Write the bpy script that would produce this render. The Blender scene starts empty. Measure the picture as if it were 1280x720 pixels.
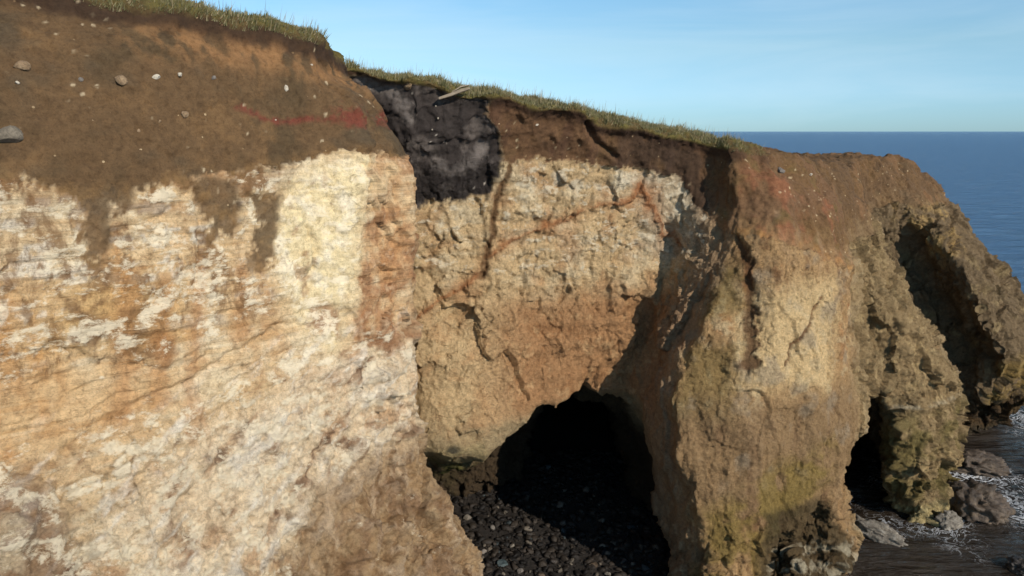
import bpy, math, random, time
import numpy as np
from mathutils import Vector
random.seed(7)
T0 = time.time()
sc = bpy.context.scene
COL = sc.collection

# ------------------------------------------------------------------ camera, light, exposure
H = 14.0; FPX = 950.0; PITCH = math.atan(196 / FPX)
cd = bpy.data.cameras.new('camera'); cam = bpy.data.objects.new('camera', cd); COL.objects.link(cam)
cam.location = (0, 0, H); cam.rotation_euler = (math.pi / 2 - PITCH, 0, 0)
cd.sensor_width = 36; cd.lens = FPX / 1280 * 36; cd.clip_start = 0.1; cd.clip_end = 60000
sc.camera = cam
SUN_EL = math.radians(30); SUN_AZ = math.atan2(0.66, -0.75)     # clockwise from +Y
SUNDIR = Vector((math.sin(SUN_AZ) * math.cos(SUN_EL), math.cos(SUN_AZ) * math.cos(SUN_EL), math.sin(SUN_EL)))
w = bpy.data.worlds.new('World'); sc.world = w; w.use_nodes = True
wn = w.node_tree.nodes; wl = w.node_tree.links
bg = wn['Background']; bg.inputs[1].default_value = 0.115
sky = wn.new('ShaderNodeTexSky'); sky.sky_type = 'NISHITA'; sky.sun_disc = False
sky.sun_elevation = SUN_EL; sky.sun_rotation = SUN_AZ; sky.altitude = 10
sky.air_density = 0.6; sky.dust_density = 0.0; sky.ozone_density = 1.5
tcw = wn.new('ShaderNodeTexCoord'); sepw = wn.new('ShaderNodeSeparateXYZ'); wl.new(tcw.outputs['Generated'], sepw.inputs[0])
rw = wn.new('ShaderNodeValToRGB'); wl.new(sepw.outputs[2], rw.inputs[0]); ew = rw.color_ramp.elements
while len(ew) < 4: ew.new(.5)
for e_, (p_, c_) in zip(ew, [(0.0, (.33, .475, .62)), (.045, (.60, .75, .81)), (.10, (.86, .97, .86)), (.19, (.96, 1.22, 1.12))]): e_.position = p_; e_.color = c_+(1,)
mw = wn.new('ShaderNodeMix'); mw.data_type = 'RGBA'; mw.blend_type = 'MULTIPLY'; mw.inputs[0].default_value = 1; wl.new(sky.outputs[0], mw.inputs[6]); wl.new(rw.outputs[0], mw.inputs[7])
mpw = wn.new('ShaderNodeMapping'); mpw.inputs['Scale'].default_value = (1.2, 1.2, 9); wl.new(tcw.outputs['Generated'], mpw.inputs[0])      # thin high cloud
nw = wn.new('ShaderNodeTexNoise'); nw.inputs['Scale'].default_value = 1.6; nw.inputs['Detail'].default_value = 7; nw.inputs['Roughness'].default_value = .55; nw.inputs['Distortion'].default_value = .6; wl.new(mpw.outputs[0], nw.inputs['Vector'])
cw = wn.new('ShaderNodeMapRange'); cw.inputs[1].default_value = .42; cw.inputs[2].default_value = .75; cw.inputs[4].default_value = .30; wl.new(nw.outputs['Fac'], cw.inputs[0])
mc = wn.new('ShaderNodeMix'); mc.data_type = 'RGBA'; wl.new(cw.outputs[0], mc.inputs[0]); wl.new(mw.outputs[2], mc.inputs[6]); mc.inputs[7].default_value = (5.2, 6.3, 6.9, 1)
wl.new(mc.outputs[2], bg.inputs[0])
sd = bpy.data.lights.new('sun', 'SUN'); sun = bpy.data.objects.new('sun', sd); COL.objects.link(sun)
sd.energy = 3.6; sd.angle = math.radians(0.5); sd.color = (1.0, 0.90, 0.78)
sun.rotation_euler = SUNDIR.to_track_quat('Z', 'Y').to_euler()
sc.view_settings.view_transform = 'Standard'; sc.view_settings.look = 'None'
sc.view_settings.exposure = 0.35; sc.view_settings.gamma = 1.0
sc.cycles.max_bounces = 6; sc.cycles.diffuse_bounces = 3

# ------------------------------------------------------------------ numpy noise
_rng = np.random.RandomState(11)
_perm = _rng.permutation(256).astype(np.int32); _perm = np.concatenate([_perm, _perm])
_g = _rng.normal(size=(256, 3)); _g = (_g / np.linalg.norm(_g, axis=1)[:, None]).astype(np.float32)
def perlin(x, y, z):
    out = np.empty(x.shape, np.float32)
    N = 400000
    for a in range(0, x.size, N):
        X = x[a:a+N]; Y = y[a:a+N]; Z = z[a:a+N]
        xi = np.floor(X).astype(np.int32); yi = np.floor(Y).astype(np.int32); zi = np.floor(Z).astype(np.int32)
        xf = (X - xi).astype(np.float32); yf = (Y - yi).astype(np.float32); zf = (Z - zi).astype(np.float32)
        u = xf**3*(xf*(xf*6-15)+10); v = yf**3*(yf*(yf*6-15)+10); t = zf**3*(zf*(zf*6-15)+10)
        r = 0
        for i in (0, 1):
            for j in (0, 1):
                for k in (0, 1):
                    h = _perm[_perm[_perm[(xi+i) & 255] + ((yi+j) & 255)] + ((zi+k) & 255)]
                    g = _g[h]
                    d = g[:, 0]*(xf-i) + g[:, 1]*(yf-j) + g[:, 2]*(zf-k)
                    r = r + d * (u if i else 1-u) * (v if j else 1-v) * (t if k else 1-t)
        out[a:a+N] = r
    return out * 1.5
def fbm(P, f, octv=4, ax=(1, 1, 1), seed=0.0, rough=0.5, kind='n'):
    x = P[:, 0]*f*ax[0]+seed*17.3; y = P[:, 1]*f*ax[1]+seed*7.7; z = P[:, 2]*f*ax[2]+seed*31.1
    r = 0; a = 1.0; tot = 0
    for o in range(octv):
        n = perlin(x, y, z)
        if kind == 'ridge': n = 1 - 2*np.abs(n)
        elif kind == 'billow': n = 2*np.abs(n) - .5
        r = r + a*n; tot += a; a *= rough
        x = x*2.03+5.1; y = y*2.03+1.7; z = z*2.03+9.2
    return r / tot
def worley(P, f, ax=(1, 1, 1), seed=0):
    """distance to nearest and second nearest feature point"""
    Q = np.stack([P[:, 0]*f*ax[0]+seed*3.1, P[:, 1]*f*ax[1]+seed*5.3, P[:, 2]*f*ax[2]+seed*7.9], 1).astype(np.float32)
    d1 = np.full(len(Q), 9., np.float32); d2 = d1.copy(); cid = np.zeros(len(Q), np.int32)
    b = np.floor(Q).astype(np.int32)
    for i in (-1, 0, 1):
        for j in (-1, 0, 1):
            for k in (-1, 0, 1):
                c = b + np.array([i, j, k], np.int32)
                h = _perm[_perm[_perm[c[:, 0] & 255] + (c[:, 1] & 255)] + (c[:, 2] & 255)]
                off = (_g[h]*.5+.5)
                d = np.sqrt((((c+off)-Q)**2).sum(1))
                m = d < d1
                d2 = np.where(m, d1, np.minimum(d2, d)); cid = np.where(m, h, cid); d1 = np.where(m, d, d1)
    return d1, d2, cid
def facets(P, f, ax=(1, 1, 1), seed=0):
    """broken rock: every Voronoi cell is a plane tilted its own way"""
    Q = np.stack([P[:, 0]*f*ax[0]+seed*3.1, P[:, 1]*f*ax[1]+seed*5.3, P[:, 2]*f*ax[2]+seed*7.9], 1).astype(np.float32)
    d1 = np.full(len(Q), 9., np.float32); out = np.zeros(len(Q), np.float32); b = np.floor(Q).astype(np.int32)
    for i in (-1, 0, 1):
        for j in (-1, 0, 1):
            for k in (-1, 0, 1):
                c = b + np.array([i, j, k], np.int32)
                h = _perm[_perm[_perm[c[:, 0] & 255] + (c[:, 1] & 255)] + (c[:, 2] & 255)]
                o = (c+_g[h]*.5+.5)-Q; d = (o**2).sum(1); m = d < d1
                t = (o*_g[(h*7+13) & 255]).sum(1)+.45*_g[(h*3+5) & 255][:, 0]
                out = np.where(m, t, out); d1 = np.where(m, d, d1)
    return out
def sstep(a, b, x):
    t = np.clip((x-a)/(b-a), 0, 1); return t*t*(3-2*t)

# ------------------------------------------------------------------ the plan of the cliff
# every column is a line running down the cliff face (a ridge or a gully), from the lip to the foot: world x, y, z
def ray(px, py, Y):
    a = (px-640)/FPX; b = (360-py)/FPX; c, s = math.cos(PITCH), math.sin(PITCH)
    dy = c+b*s; t = Y/dy
    return (a*t, Y, H+t*(-s+b*c))
COLS = [
 [(-24.0, -4.0, 17), (-21, -5.5, 8), (-19, -7, 0)],
 [(-15.5, 6.0, 17), (-14.6, 4.0, 13), (-13.8, 3.4, 10), (-12, 2.0, 5), (-10, 0.5, 0)],
 [ray(0,-15,13.4), ray(0,60,12.6), ray(0,200,11.7), ray(0,400,11.3), ray(0,520,11.2), ray(0,600,10.7), ray(0,720,9.9), (-4.6,8.2,4), (-3.2,7,0)],
 [ray(200,-2,15.0), ray(200,60,14.3), ray(200,200,13.4), ray(200,400,12.9), ray(200,520,12.6), ray(200,600,12.1), ray(200,720,11.3), (-3.2,10.4,4), (-1.6,9.2,0)],
 [ray(395,42,17.0), ray(385,90,16.3), ray(385,200,15.6), ray(385,400,15.1), ray(385,520,14.7), ray(385,600,14.1), ray(390,720,13.3), (-1.6,12.4,3), (-.2,11.8,0)],
 [ray(420,80,18.2), ray(468,130,17.6), ray(508,200,17.2), ray(516,300,17.0), ray(514,400,16.9), ray(506,500,16.8), ray(514,570,16.6), ray(556,645,16.3), ray(606,722,16.0), (.6,15.6,1.5), (1.3,15.2,0)],
 [ray(425,72,19.6), ray(455,130,19.6), ray(480,200,19.8), ray(490,300,19.8), ray(490,400,19.8), ray(470,520,20.5), (-3.6,21,2.5), (-3.6,21,0)],
 [ray(432,74,20.6), ray(440,130,21.2), ray(450,200,22), ray(460,400,22.6), (-4.2,23.4,4), (-4.2,23.4,0)],
 [ray(520,86,20.9), ray(520,200,21.6), ray(520,400,22.1), ray(520,500,21.7), ray(520,560,21.3), (-2.6,23.6,2.5), (-2.6,23.6,0)],
 [ray(610,100,21.2), ray(610,200,22.0), ray(610,300,22.3), ray(610,420,22.4), ray(610,480,22.0), ray(610,530,21.5), ray(605,575,21.4), (-.6,24,2), (-.6,24,0)],
 [ray(700,116,21.9), ray(700,200,22.7), ray(700,300,23.1), ray(700,380,23.3), ray(700,450,22.9), ray(700,520,22.6), (1.7,24,2), (1.7,24,0)],
 [ray(780,140,22.7), ray(780,205,23.5), ray(780,300,24.0), ray(775,420,24.2), ray(770,540,24.2), (3.9,24.4,2), (3.9,24.2,0)],
 [ray(848,162,23.6), ray(850,210,24.4), ray(842,300,24.7), ray(812,400,24.4), ray(785,480,24.3), ray(785,600,24.2), (4.3,23.8,0)],
 [ray(885,168,24.0), ray(888,210,24.2), ray(886,300,23.4), ray(852,400,22.7), ray(820,490,22.3), ray(815,600,22.0), (4.7,21.8,0)],
 [ray(915,172,23.8), ray(918,230,22.9), ray(922,300,22.4), ray(902,360,22.0), ray(868,430,21.5), ray(842,490,21.1), ray(850,570,20.2), ray(875,650,19.9), ray(896,722,19.6), (5.6,19.4,0)],
 [ray(965,186,24.2), ray(975,250,22.8), ray(975,320,22.0), ray(965,400,21.4), ray(945,500,20.6), ray(938,600,20.0), ray(940,720,19.4), (6.6,19.2,0)],
 [ray(1005,196,25.4), ray(1030,250,24.2), ray(1040,320,23.0), ray(1030,420,22.0), ray(1015,520,21.4), ray(996,620,20.9), ray(996,700,20.5), (8.4,20.3,0)],
 [ray(1015,197,26.4), ray(1052,260,25.2), ray(1066,350,23.6), ray(1056,420,22.9), ray(1054,500,22.2), ray(1056,545,22.0), ray(1036,600,21.7), ray(1036,650,21.5), ray(1048,700,21.2), (9.9,21.0,0)],
 [ray(1012,197,28.4), ray(1045,250,27.4), ray(1064,330,26.2), ray(1072,450,25.2), ray(1085,500,25.2), ray(1095,560,25.4), (13.2,25.6,0)],
 [ray(1030,199,29.2), ray(1066,270,27.6), ray(1082,360,26.6), ray(1108,450,26.4), ray(1134,540,26.0), ray(1134,590,26.0), ray(1155,650,25.6), (14.5,25.5,-.4)],
 [ray(1050,200,30.2), ray(1080,270,28.2), ray(1105,360,27.0), ray(1145,450,26.4), ray(1160,540,26.0), ray(1155,600,25.9), ray(1155,655,25.4), (14.5,25.4,-.4)],
 [ray(1068,200,31.4), ray(1088,275,29.8), ray(1122,365,28.6), ray(1155,408,28.1), ray(1186,456,27.6), ray(1205,500,27.4), ray(1198,560,27.2), ray(1188,620,26.9), (15.8,26.5,0)],
 [ray(1078,200,33.2), ray(1092,270,32.6), ray(1102,310,33.0), ray(1128,380,33.2), ray(1170,440,32.8), ray(1190,520,31.6), (17.8,30.6,0)],
 [ray(1108,202,34.2), ray(1130,272,33.2), ray(1158,325,33.4), ray(1190,400,32.9), ray(1222,440,32.4), ray(1215,520,31.2), (19.0,30.8,0)],
 [ray(1140,204,35.4), ray(1162,262,33.2), ray(1195,320,31.5), ray(1224,372,30.4), ray(1246,425,30.0), ray(1260,455,30.2), ray(1240,500,31.0), ray(1222,550,31.8), (20.0,32,0)],
 [ray(1152,208,37.4), ray(1192,252,37.2), ray(1220,300,36.4), ray(1262,345,35.6), ray(1300,400,34.4), ray(1305,450,33.6), ray(1275,520,33.6), (22.4,34,0)],
 [(21.0,43,12.4), (24,41,9), (25.5,39.6,5), (25,39,0)],
 [(17,52,12), (21,53,6), (24,54,0)],
 [(8,62,12), (8,66,0)],
]
BACK = [(-40, 62), (-40, -4)]
NZ = np.arange(-2.0, 17.6, 0.2)
def cols_at(z):
    z = np.atleast_1d(z)
    X = []; Y = []
    for c in COLS:
        c = sorted(c, key=lambda p: p[2]); zz = [p[2] for p in c]
        X.append(np.interp(z, zz, [p[0] for p in c])); Y.append(np.interp(z, zz, [p[1] for p in c]))
    X = np.array(X); Y = np.array(Y)                       # (columns, z)
    # rounded in plan: Catmull-Rom with two points per span
    P = np.stack([X, Y], -1); n = len(P)
    out = []; S = []
    for i in range(n-1):
        p0 = P[max(i-1, 0)]; p1 = P[i]; p2 = P[i+1]; p3 = P[min(i+2, n-1)]
        for t in (0, .5):
            k = 0.5
            q = 0.5*((2*p1)+(-p0+p2)*t+(2*p0-5*p1+4*p2-p3)*t*t+(-p0+3*p1-3*p2+p3)*t**3)
            lin = p1*(1-t)+p2*t
            out.append(q*k+lin*(1-k)); S.append(i+t)
    out.append(P[-1]); S.append(n-1)
    return np.array(out), np.array(S)                      # (points, z, 2)
def smooth_cols():
    P, S = cols_at(NZ)
    # soften along z
    K = np.array([1, 2, 3, 2, 1.]); K /= K.sum()
    Q = P.copy()
    for i in range(P.shape[0]):
        for c in (0, 1):
            Q[i, :, c] = np.convolve(np.pad(P[i, :, c], 2, mode='edge'), K, mode='valid')
    return Q, S
PC, PS = smooth_cols()

TOPS = np.array([[-24, 0, 16.8], [-15, 8, 17.1], [-9.2, 13.4, 16.75], [-6.6, 15.2, 16.45], [-5.3, 16.4, 16.3], [-4.6, 17.2, 16.1], [-4.3, 18.3, 15.75], [-4.5, 20.8, 15.85], [-2.8, 21.2, 15.6], [-.7, 21.5, 15.3],
                 [1.4, 22, 14.95], [3.3, 23, 14.5], [5.1, 24, 14.1], [6.9, 24.4, 13.85], [8.4, 25.2, 13.5], [10.2, 26.5, 13.15], [12, 29.5, 12.95], [14, 32, 12.8], [16.5, 33.6, 12.9], [18.0, 34.8, 12.85], [20.3, 37.2, 12.0], [21, 44, 12.3], [10, 45, 13.2], [0, 40, 15.4], [-12, 35, 16.6], [-20, 15, 17]])
def top_z(x, y):
    num = 0; den = 0
    for tx, ty, tz in TOPS:
        wgt = 1.0/((x-tx)**2+(y-ty)**2+.3)**1.6
        num = num+wgt*tz; den = den+wgt
    return num/den
def plan_sdf(x, y, iz):
    """signed distance (negative inside the land) of points to the outline at level iz"""
    P = PC[:, iz]; poly = np.concatenate([P, np.array(BACK)])
    d = np.full(x.shape, 1e9); ins = np.zeros(x.shape, bool)
    n = len(poly)
    for i in range(n):
        ax, ay = poly[i]; bx, by = poly[(i+1) % n]
        ex, ey = bx-ax, by-ay; L = ex*ex+ey*ey+1e-9
        t = np.clip(((x-ax)*ex+(y-ay)*ey)/L, 0, 1)
        d = np.minimum(d, (x-ax-t*ex)**2+(y-ay-t*ey)**2)
        c = ((ay > y) != (by > y))
        xi = ax+(y-ay)*ex/(ey if abs(ey) > 1e-12 else 1e-12)
        ins ^= c & (x < xi)
    d = np.sqrt(d); return np.where(ins, -d, d)
# domain
CELL = 0.1
X0, X1, Y0, Y1, Z0, Z1 = -16.0, 27.0, 1.0, 47.0, -1.4, 17.4
gx = np.arange(X0, X1+1e-6, .2); gy = np.arange(Y0, Y1+1e-6, .2); gz = np.arange(Z0, Z1+1e-6, .2)
GX, GY = np.meshgrid(gx, gy, indexing='ij')
base = np.empty((len(gx), len(gy), len(gz)), np.float32)
for k, z in enumerate(gz):
    iz = int(np.clip(round((z-NZ[0])/.2), 0, len(NZ)-1))
    base[:, :, k] = plan_sdf(GX, GY, iz)
def up2(a, axis):
    a = np.moveaxis(a, axis, 0); o = np.empty((a.shape[0]*2-1,)+a.shape[1:], np.float32)
    o[0::2] = a; o[1::2] = (a[1:]+a[:-1])*.5
    return np.moveaxis(o, 0, axis)
sdf = up2(up2(up2(base, 0), 1), 2)
x = X0+np.arange(sdf.shape[0])*CELL; y = Y0+np.arange(sdf.shape[1])*CELL; z = Z0+np.arange(sdf.shape[2])*CELL
TX, TY = np.meshgrid(x, y, indexing='ij')
TZ = top_z(TX, TY).astype(np.float32)
q = np.stack([TX.ravel(), TY.ravel(), 0*TX.ravel()], 1)
TZ += (fbm(q, .35, 3)*.22+fbm(q, 1.6, 2, seed=3)*.06).reshape(TZ.shape).astype(np.float32)
kz = int(round((14.0-Z0)/CELL)); lipd = np.minimum(sdf[:, :, kz], 0)
TZ += (.08-(.30-.2*sstep(8.5, 11, TX))*np.exp(lipd/1.0)).astype(np.float32)
top = z[None, None, :]-TZ[:, :, None]
def smax(a, b, k):
    h = np.clip(.5+.5*(a-b)/k, 0, 1); return b+(a-b)*h+k*h*(1-h)
sdf = smax(sdf, top, 0.35)
del top
# caves: capsules of rock taken away (x, y, z, rx, ry, rz)
def carve(cx, cy, cz, rx, ry, rz, k=.35, yaw=0, pw=2.0):
    global sdf
    R = max(rx, ry, rz)+1.2
    i0, i1 = np.clip(((np.array([cx-R, cx+R])-X0)/CELL).astype(int), 0, len(x)); j0, j1 = np.clip(((np.array([cy-R, cy+R])-Y0)/CELL).astype(int), 0, len(y)); k0, k1 = np.clip(((np.array([cz-R, cz+R])-Z0)/CELL).astype(int), 0, len(z))
    gx_, gy_, gz_ = np.meshgrid(x[i0:i1]-cx, y[j0:j1]-cy, z[k0:k1]-cz, indexing='ij')
    c, s = math.cos(yaw), math.sin(yaw)
    u = (gx_*c+gy_*s)/rx; v = (-gx_*s+gy_*c)/ry; w_ = gz_/rz
    e = (np.abs(u)**pw+np.abs(v)**pw+np.abs(w_)**pw)**(1/pw)
    d = ((e-1)*min(rx, ry, rz)).astype(np.float32)
    sub = sdf[i0:i1, j0:j1, k0:k1]
    sdf[i0:i1, j0:j1, k0:k1] = smax(sub, -d, k)
CAVES = [  # main cave
 (1.95, 24.8, 1.0, 2.95, 3.6, 4.55, .5, 0, 2.3), (1.5, 22.9, 1.3, 2.5, 2.6, 3.9, .7, 0, 2), (2.5, 28.2, .8, 2.3, 4.0, 3.6, .4, 0, 2), (3.0, 32, .6, 2.2, 4.2, 2.8, .4, 0, 2),
 (3.6, 24.0, -.6, 2.1, 3.0, 4.3, .5, 0, 2),
 # low recess on the left, under the overhanging lip
 (-2.0, 23.9, .7, 2.7, 2.5, 2.2, .3, .15, 2.4), (-.4, 23.9, .7, 2.2, 2.7, 2.55, .4, 0, 2.3), (-3.2, 22.0, .3, 2.2, 2.2, 1.9, .3, 0, 2),
 # gully cave between promontory and pillar
 (12.6, 27.2, .4, 1.9, 4.8, 4.7, .25, -.12, 2.2), (13.0, 25.2, -.4, 1.8, 3.0, 2.9, .25, -.1, 2.2), (14.2, 31, .2, 1.8, 4, 3, .25, 0, 2),
 # undercuts at the feet
 (9.5, 20.7, 1.9, .9, 1.2, 1.0, .2, 0, 2), (8.0, 20.0, 1.5, .75, 1.1, 1.1, .2, 0, 2), (7.2, 19.4, .5, .6, .9, .9, .2, 0, 2), (20.4, 30.9, .9, 2.6, 1.8, 1.6, .4, 0, 2), (22.6, 32.6, .8, 3.0, 1.8, 1.7, .4, 0, 2),
 (17.8, 29.0, .3, 1.5, 2.0, 1.3, .3, 0, 2)]
for c in CAVES: carve(c[0], c[1], c[2], c[3], c[4], c[5], c[6], c[7], c[8])
# noise in a band round the surface
m = np.abs(sdf) < 1.1
ii = np.nonzero(m)
P = np.stack([X0+ii[0]*CELL, Y0+ii[1]*CELL, Z0+ii[2]*CELL], 1).astype(np.float32)
def along(P):
    """column index along the cliff (0 at the near left, 28 at the far right)"""
    S = np.empty(len(P), np.float32)
    iz = np.clip(np.rint((P[:, 2]-NZ[0])/.2).astype(int), 0, len(NZ)-1)
    for a in range(0, len(P), 200000):
        p = P[a:a+200000]; C = PC[:, iz[a:a+200000]]        # points, n, 2
        A = C[:-1]; B = C[1:]; E = B-A; Q = p[None, :, :2]-A
        t = np.clip((Q*E).sum(-1)/((E*E).sum(-1)+1e-9), 0, 1)
        d = ((Q-t[..., None]*E)**2).sum(-1); k = d.argmin(0); n = np.arange(len(p))
        S[a:a+200000] = PS[k]+t[k, n]*(PS[k+1]-PS[k])
    return S
print('band', len(P), time.time()-T0)
sub = P
nearleft = np.clip((P[:, 0]+P[:, 1]*.0+1.5)/-4, 0, 1)            # left wall is the smoothest part
vert = fbm(P, .55, 2, (1, 1, .22), 1)
lump = fbm(P, .9, 3, (1, 1, .8), 2)
led = fbm(P, .5, 2, (.6, .6, 3.2), 5)
istop = sstep(-1.2, -.2, P[:, 2]-top_z(P[:, 0], P[:, 1]))
A = (1-.62*nearleft)*(1-.8*istop)
d = A*(.34*vert+.24*lump+.07*led)
sdf[m] += d.astype(np.float32)
del P, ii
print('sdf', sdf.shape, time.time()-T0)

# ------------------------------------------------------------------ surface nets
def surface_nets(f):
    s = f < 0
    nx, ny, nz = f.shape
    cs = np.zeros((nx-1, ny-1, nz-1), np.uint8)
    for i in (0, 1):
        for j in (0, 1):
            for k in (0, 1):
                cs += s[i:nx-1+i, j:ny-1+j, k:nz-1+k]
    act = (cs > 0) & (cs < 8)
    idx = np.full(act.shape, -1, np.int64); I = np.nonzero(act); n = len(I[0]); idx[act] = np.arange(n)
    acc = np.zeros((n, 3)); cnt = np.zeros(n)
    corners = [(i, j, k) for i in (0, 1) for j in (0, 1) for k in (0, 1)]
    val = {c: f[I[0]+c[0], I[1]+c[1], I[2]+c[2]] for c in corners}
    for c in corners:
        for axx in range(3):
            if c[axx] == 0:
                e = list(c); e[axx] = 1; e = tuple(e)
                a = val[c]; b = val[e]; cr = (a < 0) != (b < 0)
                t = np.where(cr, a/(np.where(cr, a-b, 1)), 0)
                p = np.array(c, float)[None]+0*acc; p[:, axx] += t
                acc += np.where(cr[:, None], p, 0); cnt += cr
    V = acc/cnt[:, None]+np.stack(I, 1)
    Fs = []
    for axx in range(3):
        a = np.moveaxis(s, axx, 0); ix = np.moveaxis(idx, axx, 0)
        e0 = a[:-1, 1:-1, 1:-1]; e1 = a[1:, 1:-1, 1:-1]
        for flag in (0, 1):
            w_ = np.nonzero((e0 & ~e1) if flag else (~e0 & e1)); i, j, k = w_
            qd = np.stack([ix[i, j, k], ix[i, j+1, k], ix[i, j+1, k+1], ix[i, j, k+1]], 1)
            rev = (flag == 0) ^ (axx == 1)
            Fs.append(qd[:, ::-1] if rev else qd)
    return V, np.concatenate(Fs)
V, F = surface_nets(sdf)
V = V*CELL+np.array([X0, Y0, Z0])
del sdf, base
print('nets', len(V), len(F), time.time()-T0)
# drop what can never be seen: the underside, the domain's cut edges far inland
cen = V[F].mean(1)
keep = (cen[:, 2] > -1.25)
F = F[keep]
def mesh_from(V, F, name):
    me = bpy.data.meshes.new(name)
    me.vertices.add(len(V)); me.vertices.foreach_set('co', V.astype(np.float32).ravel())
    me.loops.add(F.size); me.loops.foreach_set('vertex_index', F.astype(np.int32).ravel())
    n = F.shape[1]
    me.polygons.add(len(F)); me.polygons.foreach_set('loop_start', np.arange(len(F), dtype=np.int32)*n)
    me.polygons.foreach_set('loop_total', np.full(len(F), n, np.int32))
    me.update(calc_edges=True); me.validate()
    return me
def compact(V, F, *attrs):
    u, inv = np.unique(F.ravel(), return_inverse=True)
    return (V[u], inv.reshape(F.shape))+tuple(a[u] for a in attrs)
def catmull(V, F):
    me = mesh_from(V, F, 'tmp'); ob = bpy.data.objects.new('tmp', me); COL.objects.link(ob)
    md = ob.modifiers.new('s', 'SUBSURF'); md.levels = 1
    dg = bpy.context.evaluated_depsgraph_get(); ev = ob.evaluated_get(dg); m2 = bpy.data.meshes.new_from_object(ev)
    v = np.empty(len(m2.vertices)*3, np.float32); m2.vertices.foreach_get('co', v)
    f = np.empty(len(m2.loops), np.int32); m2.loops.foreach_get('vertex_index', f)
    bpy.data.objects.remove(ob); bpy.data.meshes.remove(me); bpy.data.meshes.remove(m2)
    return v.reshape(-1, 3), f.reshape(-1, 4)
def vnormals(V, F):
    a = V[F[:, 2]]-V[F[:, 0]]; b = V[F[:, 3]]-V[F[:, 1]]; n = np.cross(a, b)
    N = np.zeros_like(V)
    for k in range(4):
        for c in range(3): N[:, c] += np.bincount(F[:, k], n[:, c], len(V))
    return N/(np.linalg.norm(N, axis=1)[:, None]+1e-12)
# only the band near the face needs the fine mesh; the field behind it is a sheet of its own
V, F = compact(V, F)
cen = V[F].mean(1)
xi = np.clip(((V[:, 0]-X0)/CELL).astype(int), 0, TZ.shape[0]-1); yi = np.clip(((V[:, 1]-Y0)/CELL).astype(int), 0, TZ.shape[1]-1)
far_in = (lipd[xi, yi] < -4.5) & (V[:, 2] > TZ[xi, yi]-.6)
edge = (V[:, 0] < X0+.35) | (V[:, 1] > Y1-.35) | (V[:, 1] < Y0+.35)
drop = far_in | edge
F = F[~drop[F].all(1)]
V, F = compact(V, F)
V, F = catmull(V, F)
N = vnormals(V, F)
print('fine', len(V), time.time()-T0)
S = along(V)
# metres along the cliff, measured at 9 m
iz9 = int(round((9-NZ[0])/.2)); C9 = PC[:, iz9]; LC = np.concatenate([[0], np.cumsum(np.linalg.norm(np.diff(C9, axis=0), axis=1))])
def s2l(v): return np.interp(v, PS, LC)
L = s2l(S).astype(np.float32); Zv = V[:, 2].copy()
def sd_poly(pts, wx=0, wz=0):
    """signed distance (positive inside) in the unrolled cliff face: metres along, metres up"""
    P = [(float(s2l(a)), b) for a, b in pts]
    u = L+wx; v = Zv+wz
    lo = min(p[0] for p in P)-1.5; hi = max(p[0] for p in P)+1.5; zl = min(p[1] for p in P)-1.5; zh = max(p[1] for p in P)+1.5
    out = np.full(len(L), -1.5, np.float32)
    k = np.nonzero((u > lo) & (u < hi) & (v > zl) & (v < zh))[0]
    if not len(k): return out
    u = u[k]; v = v[k]; d = np.full(len(k), 9., np.float32); ins = np.zeros(len(k), bool); n = len(P)
    for i in range(n):
        ax, ay = P[i]; bx, by = P[(i+1) % n]; ex, ey = bx-ax, by-ay
        t = np.clip(((u-ax)*ex+(v-ay)*ey)/(ex*ex+ey*ey+1e-9), 0, 1)
        d = np.minimum(d, np.hypot(u-ax-t*ex, v-ay-t*ey))
        c = (ay > v) != (by > v); ins ^= c & (u < ax+(v-ay)*ex/(ey if abs(ey) > 1e-9 else 1e-9))
    out[k] = np.where(ins, d, -d); return out
def sd_line(pts, wx=0, wz=0):
    P = [(float(s2l(a)), b) for a, b in pts]
    u = L+wx; v = Zv+wz; d = np.full(len(L), 9., np.float32)
    for (ax, ay), (bx, by) in zip(P[:-1], P[1:]):
        ex, ey = bx-ax, by-ay; t = np.clip(((u-ax)*ex+(v-ay)*ey)/(ex*ex+ey*ey+1e-9), 0, 1)
        d = np.minimum(d, np.hypot(u-ax-t*ex, v-ay-t*ey))
    return d
# shared noises
P = V
n1 = fbm(P, .8, 4, seed=21); n2 = fbm(P, 2.4, 4, seed=22); n3 = fbm(P, 6.5, 3, seed=23, rough=.6)
nv = fbm(P, 1.4, 4, (1, 1, .16), seed=24); nh = fbm(P, .8, 4, (.55, .55, 5.0), seed=25, rough=.6); nvf = fbm(P, 4.5, 3, (1, 1, .14), seed=26)
n1b = fbm(P, 1.1, 4, seed=27); nbig = fbm(P, .28, 3, seed=28); rid = fbm(P, 1.7, 4, (1, 1, .8), seed=29, kind='ridge', rough=.55); bil = fbm(P, 3.2, 4, seed=30, kind='billow', rough=.6)
w1, w2, wid = worley(P+np.stack([n2, n1b, n2], 1)*.18, 2.3, (1, 1, 1.25), 3)
p1, p2, _ = worley(P+np.stack([n3, n2, n3], 1)*.06, 4.2, seed=9)
print('noise', time.time()-T0)
wx = .30*n1b+.22*n2+.12*n3; wz = .30*n1+.2*n2+.10*n3
SOIL = [(0, 13.4), (2.01, 13.35), (2.18, 13.17), (2.39, 12.95), (2.8, 13.0), (3.14, 13.1), (3.5, 13.25), (3.79, 13.35), (4.33, 13.49), (5, 13.4), (7, 13.5), (8.17, 13.09), (9.33, 13.07), (10.0, 13.1), (11.17, 12.84), (12, 12.5), (12.6, 11.8), (13.41, 10.96), (14.95, 10.88), (15.97, 10.1), (16.83, 9.7), (18, 9.9), (19.97, 10.2), (21, 10.4), (22.0, 10.7), (22.82, 10.9), (23.6, 10.85), (24.5, 10.6), (28, 10.4)]
zb = np.interp(S, [a for a, b in SOIL], [b for a, b in SOIL]).astype(np.float32)
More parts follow.
